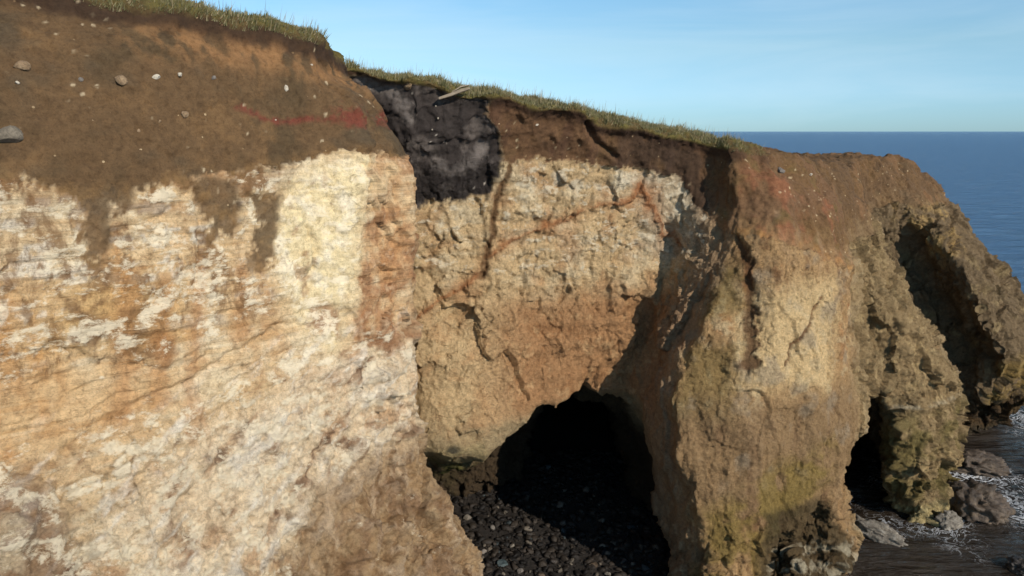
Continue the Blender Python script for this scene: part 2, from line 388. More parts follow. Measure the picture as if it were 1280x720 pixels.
soil_d = Zv-zb+.20*n1+.22*n2+.16*n3                               # metres above the soil's foot
TZv = TZ[np.clip(((V[:, 0]-X0)/CELL).astype(int), 0, TZ.shape[0]-1), np.clip(((V[:, 1]-Y0)/CELL).astype(int), 0, TZ.shape[1]-1)]
dtop = TZv-Zv                                                     # metres below the top
wall = 1-sstep(4.9, 5.4, S)                                       # the left wall
rec = sstep(5.4, 6.5, S)*(1-sstep(12.9, 13.6, S)); prom = sstep(12.9, 13.6, S)*(1-sstep(17.2, 17.9, S)); pil = sstep(17.2, 17.9, S)*(1-sstep(21, 21.6, S)); hd = sstep(21, 21.6, S)
black = .14*n2+.18*n3+.12*nvf+sd_poly([(6.3, 15.42), (7.12, 15.36), (7.78, 15.40), (8.78, 15.22), (9.08, 14.8), (9.0, 14.3), (9.18, 13.87), (9.22, 13.19), (9.07, 12.36), (8.9, 12.1), (8.56, 11.98), (8.28, 12.05), (8.06, 11.8), (7.7, 12.0), (6.6, 12.2)], wx*.55, wz*.55)
soil = sstep(-.03, .06, soil_d)
for t in ([(2.33, 13.6), (2.76, 13.6), (2.79, 12.65), (2.59, 12.64), (2.56, 11.84), (2.41, 11.94), (2.38, 12.78)], [(3.2, 13.2), (3.5, 13.2), (3.51, 11.98), (3.35, 12.03), (3.21, 12.57)], [(3.54, 13.0), (3.76, 12.83), (3.75, 11.36), (3.53, 11.52)]):
    soil = np.maximum(soil, .9*sstep(-.02, .10, sd_poly(t, wx*1.1, wz*1.2)+.16*n2+.14*n3+.12*nv))
turf = sstep(.26, .14, dtop+.12*n2+.06*n3)*(1-sstep(14.3, 15.2, S+.4*n1))
cr1 = sd_line([(13.94, 10.88), (14.44, 9.99), (14.71, 8.62), (14.84, 7.4)], wx*.9, 0)
cr2 = sd_line([(15.98, 9.04), (15.76, 8.46), (15.44, 7.88), (15.35, 7.3)], wx*.7, 0)
cr3 = sd_line([(9.3, 13.0), (9.12, 11.79), (8.97, 10.37), (8.89, 9.77)], wx*.6, 0)
cr6 = sd_line([(17.7, 10.3), (17.95, 9.0), (17.8, 7.4), (18.1, 5.6)], wx*.8, 0); cr7 = sd_line([(16.6, 9.6), (16.75, 8.2)], wx*.6, 0)
cr4 = sd_line([(10.45, 14.2), (10.6, 13.6), (10.9, 13.2)], wx*.3, 0); cr5 = sd_line([(3.2, 12.9), (3.24, 12.2), (3.2, 11.3)], wx*.3, 0)
vw = .5+1.2*np.clip(n1b+.3,0,1)
vein = sd_line([(7.9, 8.4), (8.28, 8.98), (8.78, 9.6), (8.94, 10.25), (9.33, 10.81), (10.01, 11.36), (10.64, 11.72), (11.1, 11.89), (11.31, 12.33), (11.45, 11.74), (11.75, 10.83), (12.26, 10.42)], wx*.8, wz*.8)/vw
# ---- relief: what the mesh itself shows (5 cm spacing)
rock = 1-soil
D = np.zeros(len(V), np.float32)
talus = sstep(9.6, 7.2, Zv-.35*(S-2))*wall
D += rock*wall*(.018*nh+.02*rid+.018*n2*1.5+.010*n3)
D += rock*(1-wall)*(.055*rid+.04*bil+.02*n3+.03*nh)
blockm = sstep(-.1, .4, n1b)
cw1, cw2, _c = worley(P+np.stack([n1, n1b, n1], 1)*.35, .95, (1, 1, .7), 5)
warp = np.stack([n2, n1b, n1], 1)*.22; fa = facets(P+warp, .85, (1, 1, .55), 2); fb = facets(P+warp*.7, 2.0, (1, 1, .7), 4); fc = facets(P+warp*.35, 4.6, (1, 1, .8), 6)
crag = fa; rid2 = fbm(P, .62, 5, (1, 1, .6), seed=33, kind='ridge', rough=.55)
D += rock*rec*.12*fbm(np.stack([L*.8+Zv*.6, 0*L, Zv*.8-L*.6], 1).astype(np.float32), 1.0, 4, (1.6, 1, .35), seed=90, kind='ridge')*sstep(9, 7.5, Zv)*sstep(9.0, 10.5, S)
D += rock*rec*(.06*rid2+.20*crag*sstep(10.5, 8, Zv)+.07*crag+.10*fb+.05*fc+.06*nv)
hk = hd*rock+.5*hd*soil; D += hk*(.26*facets(P+warp*1.5, .5, (1, 1, .8), 21)+.03*fb)+rock*(1-wall)*.016*facets(P+warp*.3, 7.0, (1, 1, .8), 22)
D += rock*prom*(.10*rid2+.13*crag+.05*fb+.03*fc+.05*facets(P+warp, 1.3, (1, 1, .22), 14)+.06*fbm(P, 1.1, 4, (1, 1, .2), seed=34, kind='ridge'))
D += (pil+hd)*(rock*.12*rid2+(.30+.14*hd)*crag*rock+.12*fb*rock+.06*fc*rock+.10*rid2*(1-rock)+.10*rock*fbm(P, 1.1, 4, (1, 1, .25), seed=34, kind='ridge'))
tz = (Zv*1.7+.5*n1+.12*L); tf = tz-np.floor(tz)
D += rock*(rec+.6*prom+.8*hd)*.06*(sstep(0, .75, tf)-sstep(.8, 1, tf)-.5)*sstep(-.2, .2, nbig+n1b*.5)
D += rock*(rec+prom)*(.04*nv)+wall*rock*(.040*fb+.022*fc+.03*fa)+wall*talus*(.06*fa+.04*fb+.02*fc)
D += rock*(pil+hd)*(.04*(p1-.5)+.05*rid+.04*bil)
D += rock*prom*(.09*nv+.05*nvf+.04*rid)
low = sstep(3.6, 1.6, Zv+.6*n1)*(1-wall)
D += low*(.06*(p1-.5)+.08*rid+.05*bil+.14*fb+.07*fc)
th = .62; du = L*math.cos(th)+Zv*math.sin(th); dv = -L*math.sin(th)+Zv*math.cos(th)
ndr = fbm(np.stack([du, dv, 0*du], 1).astype(np.float32), 1.0, 5, (.7, 3.6, 1), seed=80, rough=.6)
D += .30*np.exp(-((L-s2l(2.05))/.55)**2-((Zv-8.15)/.42)**2)*wall+.16*np.exp(-((L-s2l(2.9))/.5)**2-((Zv-7.6)/.3)**2)*wall
D += talus*.09*ndr+rock*wall*.05*facets(np.stack([L, V[:, 1]*.3, Zv-.12*L], 1)+warp*.6, 1.5, (.5, 1, 2.4), 11)
for cp in ([(3.96, 12.0), (4.02, 11.4), (4.0, 10.9)], [(2.2, 10.6), (2.5, 10.2), (3.0, 9.9), (3.3, 10.0)], [(2.3, 8.9), (2.8, 9.3), (3.4, 9.9), (3.9, 10.2)], [(3.1, 7.6), (3.5, 8.1), (3.9, 8.5)], [(4.2, 6.6), (4.5, 7.3), (4.75, 7.6)], [(2.0, 8.85), (2.2, 8.75), (2.33, 8.3), (2.4, 7.6)], [(2.6, 12.4), (3.0, 12.5), (3.15, 12.9)]):
    cl_ = sd_line(cp, wx*.8, wz*.8); D -= wall*.12*sstep(.13, .0, cl_)*sstep(-.25, .1, n2+.2)
D += (S < 5.6)*sstep(4.1, 4.7, S)*rock*(.10*fa+.07*fb+.03*fc+.05*rid)
D += (S < 5.6)*sstep(4.0, 4.6, S)*soil*(.09*fa+.06*fb)
D += soil*(.035*nv+.03*nvf+.025*n2+.018*n3+.03*bil+.03*fc+.03*fb)
D += soil*(hd+pil)*(.12*nv+.06*nvf+.08*fbm(P, .9, 4, (1, 1, .3), seed=35, kind='ridge'))+soil*prom*(.14*nv+.07*rid+.12*fbm(P, .9, 4, (1, 1, .25), seed=35, kind='ridge'))
D += soil*rec*(.10*nv+.05*rid+.12*sstep(9.8, 10.8, S)*fbm(P, 1.0, 4, (1, 1, .2), seed=36, kind='ridge'))
D += talus*(.10*n2+.08*rid+.04*bil+.10*n1)+wall*rock*.05*rid2*sstep(2.2,4,S)
D += .05*sstep(.25, -.25, soil_d)*(1-hd)                            # the rock stands a little proud of the soil
D += turf*(.05+.05*n2)-.10*sstep(.2, .5, dtop)*sstep(1.1, .5, dtop)*(S < 14.8)*(.8+.8*n2)
D -= .13*sstep(.24, .0, cr1+.16*n2)+.35*sstep(.4, .0, cr6+.15*n2)+.12*sstep(.16, .0, cr7)+.12*sstep(.10, .0, cr2)+.10*sstep(.10, 0, cr3)+.22*sstep(.16, 0, cr4)+.08*sstep(.1, 0, cr5)
lipm = np.exp(-((L-s2l(8.8))/1.4)**2-((Zv-4.1)/.7)**2); D *= 1-.75*lipm; D += .05*sstep(.12, .02, vein)
D -= .08*sstep(0, .12, black); D += sstep(0, .1, black)*(.03*bil+.02*fb+.05*n2+.05*n1b)
# a weathered ledge across the pillar
D += .09*np.exp(-((Zv-4.15+.1*n1)/.10)**2)*pil
D *= 1-.55*rock*rec*sstep(7.6, 5.8, Zv)*sstep(27, 25, V[:, 1])-.3*prom*rock*sstep(1.5, 3, Zv)-.25*hd*rock
off_ = (rock > .5) & (S > 5.4); D[S > 5.4] -= D[off_].mean()*sstep(5.4, 6.4, S[S > 5.4])
D *= 1-.5*sstep(.6, 1.0, soil)*0
V = V+N*D[:, None]
Nn = vnormals(V, F)

# ------------------------------------------------------------------ colour of the rock and soil, per point of the mesh
def C(r, g, b):
    c = np.array([r, g, b], float)/255; c = np.where(c <= .04045, c/12.92, ((c+.055)/1.055)**2.4); return c.astype(np.float32)
col = np.zeros((len(V), 3), np.float32)
def mix(c, m, k=1.0):
    global col
    m = np.clip(m*k, 0, 1)[:, None]; col = col*(1-m)+c[None]*m
# left wall: banded ochre and cream
col[:] = C(216, 186, 140)
mix(C(224, 204, 166), sstep(-.15, .25, nh+.3*n1)); mix(C(194, 150, 98), sstep(.1, .45, nh*.6+nv*.9-.2*n1), .75)
mix(C(176, 118, 62), sstep(.22, .5, nv+.3*n2)*sstep(7, 9, Zv), .7)
mix(C(206, 164, 96), sstep(-.1, .4, nbig+.4*n1)*sstep(12.5, 11, Zv)*sstep(7.6, 9, Zv)*sstep(4.2, 3.2, S), .75)
crust = sstep(.10, .20, n2*.7+nh*.8+n3*.45-.02)*sstep(9.9, 11.2, Zv+n1*.6)*wall*sstep(4.0, 3.4, S)
mix(C(236, 228, 208), crust, .92)
mix(C(120, 88, 56), sstep(.10, .22, n1b*.8+n2*.6+n3*.5-.02)*sstep(9.9, 11.4, Zv)*wall*sstep(4.0, 3.5, S), .85)
cv = sstep(-.35, .25, sd_poly([(3.79, 13.06), (4.46, 13.3), (4.39, 11.75), (4.17, 9.49), (3.92, 10.25), (3.73, 11.91)], wx, wz)); mix(C(226, 208, 160), cv, .8); mix(C(236, 226, 200), cv*sstep(.0, .35, n2+n3*.4), .7)
br = sstep(-.55, .35, sd_poly([(5.2, 9.6), (4.38, 9.3), (3.51, 8.78), (3.0, 8.35), (2.54, 7.7), (2.98, 6.5), (4.08, 6.2), (5.2, 6.93)], wx*1.5, wz*1.5)); mix(C(232, 208, 170), br, .85); mix(C(242, 230, 205), br*sstep(-.05, .35, n2*.7+n1*.5+n3*.3), .7)
mix(C(196, 150, 104), wall*talus*sstep(.1, .4, n1b+.4*n3), .6); mix(C(150, 112, 76), wall*talus*sstep(.22, .42, rid*.5+n2*.5-.1), .55)
th = .62; du = L*math.cos(th)+Zv*math.sin(th); dv = -L*math.sin(th)+Zv*math.cos(th)
ndg = fbm(np.stack([du, dv, 0*du], 1).astype(np.float32), 1.0, 5, (.7, 3.6, 1), seed=80, rough=.6)
lowm = wall*sstep(9.8, 8.6, Zv-.3*(S-2)+.6*n1)
mix(C(240, 230, 210), lowm*sstep(.08, .3, ndg+.3*n2), .75); mix(C(170, 128, 88), lowm*sstep(.12, .34, -ndg+.35*n2), .6); mix(C(112, 84, 60), lowm*sstep(.30, .42, -ndg+.4*n2+.2*n3), .7)
ru = sstep(-.2, .15, sd_poly([(4.5, 13.5), (5.6, 13.5), (5.6, 9.2), (4.7, 9.3), (4.43, 9.7), (4.39, 11.0), (4.55, 12.38)], wx*1.3, wz)); mix(C(186, 140, 92), ru*sstep(-.5, .1, n1+n2), .75); mix(C(150, 102, 64), ru*sstep(-.15, .3, n1+n2*.6+n3*.4), .7); mix(C(222, 190, 150), ru*sstep(.2, .4, n2+n3*.5), .6)
mix(C(146, 100, 66), sstep(-.12, .15, sd_poly([(4.0, 10.54), (4.24, 10.37), (4.23, 9.79), (4.0, 9.92)], wx*1.1, wz*1.1)+.12*n3), .75)
mix(C(122, 92, 60), sstep(-.12, .06, sd_poly([(2.3, 11.35), (2.59, 11.0), (3.08, 10.45), (3.03, 10.05), (2.66, 10.25), (2.38, 10.7)], wx, wz)+.22*n2+.2*n3), .9)
st_ = np.minimum(np.minimum(sd_line([(2.72, 11.6), (2.70, 9.2)], wx*.4), sd_line([(3.0, 11.4), (2.98, 9.4)], wx*.4)), np.minimum(sd_line([(3.22, 11.6), (3.2, 9.8)], wx*.4), sd_line([(3.52, 11.4), (3.50, 10.2)], wx*.4))); mix(C(170, 112, 60), wall*sstep(.30, .02, st_+.2*n2+.15*n3), .6)
mix(C(120, 84, 56), sstep(-.3, .2, sd_poly([(1.6, 8.7), (2.01, 8.75), (2.18, 8.6), (2.30, 8.0), (2.42, 6.9), (1.6, 6.5)], wx*1.3, wz)), .7)
mix(C(206, 186, 150), sstep(-.3, .2, sd_poly([(1.6, 8.5), (2.1, 8.4), (2.2, 7.9), (2.0, 7.5), (1.6, 7.5)], wx*1.5, wz))*sstep(0, .2, n2), .7)
mud = sstep(-.45, .35, .25*n2+.25*n3+ sd_poly([(4.0, 6.9), (4.62, 7.25), (5.0, 7.0), (6, 6), (6.2, 0), (3.0, 0), (3.6, 5.6), (3.84, 6.54)], wx*1.3, wz*1.3)); mix(C(156, 124, 84), mud, .8); mix(C(208, 182, 148), mud*sstep(.05, .35, fbm(P, 2.6, 4, (1, 1, .3), seed=81)+n3*.3), .6); mix(C(120, 88, 62), mud*sstep(.05, .35, n1b+.5*n2), .5)
# recess wall
rc = rec.copy()
mix(C(218, 188, 142), rc); mix(C(230, 208, 168), rc*sstep(-.05, .35, n1+.4*nh)*sstep(8, 10, Zv)); mix(C(190, 146, 102), rc*sstep(0, .4, n1b+.4*n2), .6)
mix(C(168, 118, 76), rc*sstep(9.6, 8.4, Zv+.5*n1)*sstep(4.8, 5.6, Zv+.3*n1)*sstep(8.6, 9.6, S), .75); mix(C(208, 172, 126), rc*sstep(.1, .35, n2+.4*n3)*sstep(9.6, 8, Zv), .6)
mix(C(205, 190, 162), rc*sstep(-.3, .3, sd_poly([(11.17, 12.76), (12.81, 12.74), (13.02, 10.59), (11.93, 9.66), (11.27, 11.11)], wx, wz)), .75)
mix(C(238, 226, 198), rc*sstep(12.1, 12.5, Zv+.2*n2)*sstep(.0, .25, n2+n1)*sstep(9.3, 9.8, S), .7)
apex = np.exp(-((L-s2l(11.2))**2+(Zv-12.0)**2)/.5); mix(C(190, 132, 84), rc*np.clip(sstep(.7, .0, vein+.25*n2)*.5+apex*sstep(-.2, .3, n1b+n2*.5), 0, 1), .6); mix(C(168, 106, 62), sstep(.16, .02, vein+.12*n3+.10*n2)*rc*sstep(-.55, .0, n1b+n3), .75); mix(C(112, 80, 50), sstep(.17, .04, cr3+.06*n3), .85)
mix(C(160, 144, 112), rc*sstep(6.0, 4.6, Zv+.9*n1+.5*n2+.3*n3), .65); mix(C(196, 178, 130), rc*sstep(5.0, 4.4, Zv+.3*n1)*sstep(9.6, 8.8, S)*sstep(-.1, .2, n1), .7)
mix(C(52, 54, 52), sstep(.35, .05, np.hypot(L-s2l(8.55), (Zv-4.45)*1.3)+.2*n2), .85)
inner = rc*sstep(4.2, 3.2, Zv+.25*n2); mix(C(74, 60, 42), inner, .9); mix(C(96, 98, 44), inner*sstep(9.0, 8.4, S+.3*n1)*sstep(-.1, .25, n1b+.3*n3), .75); mix(C(72, 59, 43), rc*sstep(24.6, 25.4, V[:, 1])*sstep(6, 5.2, Zv), .85)  # cave shade painted into the interior walls as dark brown; the green is moss
# promontory
pr = prom
mix(C(190, 154, 108), pr); mix(C(136, 108, 76), pr*sstep(.0, .4, n1+.5*nv), .7); mix(C(192, 158, 116), pr*sstep(.05, .35, nv+.4*n2), .7); mix(C(120, 82, 54), pr*sstep(.12, .36, fbm(P, 1.5, 4, (1, 1, .1), seed=84)+.2*n3), .65); mix(C(176, 116, 70), pr*sstep(.1, .36, fbm(P, 1.2, 4, (1, 1, .12), seed=85)+.2*n3)*sstep(6, 8, Zv), .6)
mix(C(232, 202, 150), pr*sstep(-.7, .2, sd_poly([(14.57, 9.2), (16.26, 9.28), (16.42, 6.71), (14.81, 6.92)], wx*1.6, wz*1.6)), .85); mix(C(224, 200, 156), pr*sstep(.12, .35, n2+nv*.5)*sstep(10, 9, Zv)*sstep(5.6, 6.6, Zv), .6)
mix(C(110, 98, 50), pr*sstep(-.4, .3, sd_poly([(13.3, 10.3), (14.2, 10.3), (14.5, 8.8), (13.6, 8.6)], wx*1.5, wz*1.5)), .6)
mix(C(114, 102, 54), pr*sstep(-.4, .3, sd_poly([(13.84, 7.9), (14.6, 7.9), (14.8, 6.2), (14.0, 5.8)], wx*1.5, wz*1.5)), .55)
mix(C(136, 112, 82), pr*sstep(6.8, 5.8, Zv+.6*n1)*sstep(2.6, 3.6, Zv), .6)
mix(C(144, 122, 66), pr*sstep(-.4, .1, n1b+n2*.6)*sstep(-.4, .3, sd_poly([(14.2, 3.4), (15.27, 4.3), (16.6, 4.9), (16.8, 3.6), (15.3, 2.6), (15.2, .2), (13.6, .2)], wx*1.3, wz*1.3)), .85)
mix(C(168, 152, 128), pr*sstep(.08, .35, n1b-.3*nv)*sstep(3.5, 5, Zv), .6)
mix(C(64, 56, 34), pr*sstep(-.25, .15, sd_poly([(15.25, 3.3), (16.78, 3.1), (17.2, 1.3), (17.2, -2), (15.3, -2)], wx, wz)), .8)
mix(C(196, 184, 156), pr*sstep(1.7, 1.2, Zv+.5*n1)*sstep(-.05, .2, n2)*sstep(15.4, 15.9, S), .75)
mix(C(100, 68, 44), sstep(.26, .06, cr1+.10*n3+.08*n2), .85); mix(C(92, 70, 48), sstep(.4, .1, cr6+.15*n2+.1*n3), .7); mix(C(120, 82, 52), sstep(.10, .02, cr2+.03*n3), .8)
# pillar and headland
pl = pil
mix(C(160, 136, 98), pl); mix(C(196, 170, 124), pl*sstep(.0, .35, n2+n3*.5), .7); mix(C(112, 96, 68), pl*sstep(.1, .35, n1b+n3*.4), .7)
mix(C(120, 108, 60), pl*sstep(4.4, 3.4, Zv+.4*n1)*sstep(-.2, .2, n1b), .7); mix(C(212, 204, 180), pl*np.exp(-((Zv-4.22+.1*n1)/.07)**2)*sstep(-.1, .1, n2), .35)
mix(C(200, 182, 130), pl*sstep(.75, .45, Zv+.2*n2), .8)
mix(C(132, 112, 84), hd); mix(C(164, 142, 102), hd*sstep(.05, .35, n1b+n2*.4), .7); mix(C(88, 74, 54), hd*sstep(.1, .35, n1+n3*.5), .7)
mix(C(198, 164, 106), sstep(-.3, .2, sd_poly([(22.5, 11.1), (24.52, 10.7), (24.6, 9.1), (23.4, 8.8)], wx*1.3, wz*1.3))*sstep(-.1, .2, n2+.1)*sstep(-.2, .2, n1b), .7)
mix(C(160, 132, 70), hd*sstep(5.0, 4.2, Zv+.4*n1+.3*n2)*sstep(23.4, 23.9, S)*sstep(-.3, .1, n1b+n3*.5), .65); mix(C(74, 56, 36), hd*sstep(2.9, 2.3, Zv+.3*n1), .85)
mix(C(70, 62, 44), (pil+hd)*sstep(.4, .1, Zv+.2*n2)*sstep(20.9, 21.3, S), .8)
# the flank that turns from the recess into the promontory is greyer, its colour lifted in place of skylight
mix(C(166, 138, 108), sstep(12.2, 12.9, S+.3*n1)*sstep(14.0, 13.5, S+.3*n2)*sstep(-.5, .2, n1b+.4), .75)
mix(C(206, 160, 98), wall*sstep(12.6, 11.4, Zv)*sstep(8.3, 9.4, Zv-.2*n1)*sstep(4.0, 3.3, S)*sstep(-.4, .2, nv+.5*n1b), .38)
mix(C(176, 118, 64), wall*sstep(7.8, 9, Zv)*sstep(4.1, 3.6, S)*sstep(.12, .36, fbm(P, 1.0, 4, (1, 1, .12), seed=83)), .6)
mix(C(78, 62, 44), sstep(26.4, 27.2, V[:, 1]+.3*n1)*sstep(5.6, 4.6, Zv)*sstep(16.8, 17.3, S)*sstep(19.6, 19.0, S), .85)  # gully cave interior painted darker to stand for its deep shade
mix(C(150, 112, 68), wall*sstep(4.0, 3.6, S)*sstep(-1.3, -.2, soil_d+.5*n1)*sstep(-.25, .15, n2+nh*.6+n3*.3), .75)
mix(C(168, 130, 84), cv*sstep(.1, .32, nv+.5*n2+.4*n3), .7)
# soil
so = soil
base_s = np.stack([np.full(len(V), v) for v in C(102, 78, 50)], 1).astype(np.float32)
def mixs(c, m, k=1.0):
    global base_s
    m = np.clip(m*k, 0, 1)[:, None]; base_s = base_s*(1-m)+c[None]*m
mixs(C(88, 70, 46), sstep(-.1, .3, n1)); mixs(C(124, 94, 58), sstep(.05, .4, n1b+.3*n3), .6); mixs(C(84, 72, 54), sstep(.2, .45, fbm(P, .9, 3, seed=40)), .6)
mixs(C(152, 110, 66), sstep(1.25, .8, dtop+.25*n1+.2*nvf)*sstep(.25, .5, dtop)*wall*sstep(2.4, 3.3, S+.4*n1)*sstep(-.35, .15, nvf*1.3+n2*.7), .75)
mixs(C(98, 72, 52), rec*sstep(-.4, .3, n1b+.2), .75); mixs(C(80, 56, 42), rec*sstep(.1, .3, nv+n3*.3), .6)
mixs(C(64, 50, 39), rec*sstep(10.4, 11.4, S+.3*n1)*sstep(-.3, .1, n1b+nv), .8)
mixs(C(52, 36, 26), sstep(.62, .38, dtop+.22*n1b+.14*n2)*(S < 15), .8)
rbw = .6+1.1*sstep(4.0, 4.6, S)
rb = sd_line([(3.5, 14.42), (3.63, 14.29), (3.75, 14.2), (3.95, 14.22), (4.14, 14.23), (4.47, 14.23), (4.9, 14.22), (5.5, 14.2)], wx*.5, wz*.5)/rbw
mixs(C(118, 56, 42), sstep(.15, -.02, rb+.22*n2+.2*n3+.12*n1)*sstep(-.4, .2, n1b+.35+n3), .85)
mixs(C(142, 108, 62), wall*sstep(.35, .0, soil_d)*sstep(0, .25, n2+.5*n3), .5)
mixs(C(112, 84, 60), prom*sstep(-.4, .2, n1), .8); mixs(C(132, 86, 60), prom*sstep(-.5, .3, sd_poly([(14.28, 12.8), (14.87, 13.1), (15.44, 12.3), (16.72, 11.8), (16.6, 10.2), (15.33, 10.4), (14.5, 10.0)], wx*1.5, wz))*sstep(-.1, .3, nv+n2*.4), .8)
mixs(C(98, 84, 48), prom*sstep(.1, .4, n1b+nv*.4), .6); mixs(C(176, 132, 80), prom*sstep(.6, .0, soil_d)*sstep(.0, .3, n2), .7)
mixs(C(98, 76, 54), (pil+hd)*sstep(-.5, .2, n1), .8); mixs(C(120, 90, 62), (pil+hd)*sstep(.1, .35, nv), .7); mixs(C(64, 50, 36), (pil+hd)*sstep(.15, .35, n1b), .6)
specks = sstep(.17, .11, p1)*sstep(.15, .3, fbm(P, .7, 2, seed=41)+.1)
mixs(C(196, 176, 140), specks, .8)
soilm = (so*(1-sstep(-.05, .10, black)))[:, None]
soilm = np.where((S > 13)[:, None], soilm*(.55+.45*sstep(-.6, .9, soil_d+.9*n2+.5*nv))[:, None], soilm)
col = col*(1-soilm)+base_s*soilm
bm = sstep(-.05, .10, black)
lum = col@np.array([.3, .6, .1], np.float32); ds_ = np.where(S < 5.3, .08, .0)[:, None]; col = lum[:, None]*ds_+col*(1-ds_)
mix(C(56, 50, 47), bm); mix(C(96, 88, 82), bm*sstep(.05, .3, fbm(P, .9, 4, (1, 1, 1.4), seed=44)+.2*n3), .75); sm1 = sd_line([(8.95, 13.5), (8.8, 13.0), (8.5, 12.85), (8.3, 13.1)], wx*.5, wz*.5); sm2 = sd_line([(7.2, 15.2), (7.7, 14.9), (7.9, 14.3)], wx*.6, wz*.6); mix(C(118, 110, 104), bm*sstep(.28, .02, np.minimum(sm1, sm2)+.15*n2+.1*n3), .8); mix(C(205, 195, 180), bm*sstep(.13, .09, p1)*sstep(0, .3, n1), .8)
mix(C(92, 76, 46), turf); mix(C(100, 92, 50), turf*sstep(-.2, .2, n2))
wet = np.maximum(sstep(1.3, .5, Zv+.3*n2)*sstep(5.6, 6.5, S), .5*low*prom).astype(np.float32)
print('colour', time.time()-T0)
# ---MATERIALS
def new_mat(name):
    m = bpy.data.materials.new(name); m.use_nodes = True; nt = m.node_tree
    return m, nt, nt.nodes['Principled BSDF']
def node(nt, t, **kw):
    n = nt.nodes.new(t)
    for k, v in kw.items(): setattr(n, k, v)
    return n
def noise_n(nt, vec, scale, detail=6, rough=.6, dist=0.0):
    n = node(nt, 'ShaderNodeTexNoise'); n.inputs['Scale'].default_value = scale; n.inputs['Detail'].default_value = detail
    n.inputs['Roughness'].default_value = rough; n.inputs['Distortion'].default_value = dist
    nt.links.new(vec, n.inputs['Vector']); return n.outputs['Fac']
def ramp(nt, fac, stops):
    r = node(nt, 'ShaderNodeValToRGB'); e = r.color_ramp.elements
    while len(e) < len(stops): e.new(.5)
    for k, (p, c) in enumerate(stops): e[k].position = p; e[k].color = (c[0], c[1], c[2], 1)
    nt.links.new(fac, r.inputs[0]); return r.outputs[0]
def math_n(nt, op, a, b=None):
    m = node(nt, 'ShaderNodeMath', operation=op)
    for i, v in enumerate((a, b)):
        if v is None: continue
        if isinstance(v, (int, float)): m.inputs[i].default_value = v
        else: nt.links.new(v, m.inputs[i])
    return m.outputs[0]
def mulcol(nt, a, b, fac=1.0, bt='MULTIPLY'):
    m = node(nt, 'ShaderNodeMix', data_type='RGBA', blend_type=bt)
    m.inputs[0].default_value = fac; nt.links.new(a, m.inputs[6]); nt.links.new(b, m.inputs[7]); return m.outputs[2]
def bump(nt, bsdf, h, dist, strength=1.0, prev=None):
    b = node(nt, 'ShaderNodeBump'); b.inputs['Distance'].default_value = dist; b.inputs['Strength'].default_value = strength
    nt.links.new(h, b.inputs['Height'])
    if prev is not None: nt.links.new(prev, b.inputs['Normal'])
    nt.links.new(b.outputs[0], bsdf.inputs['Normal']); return b.outputs[0]
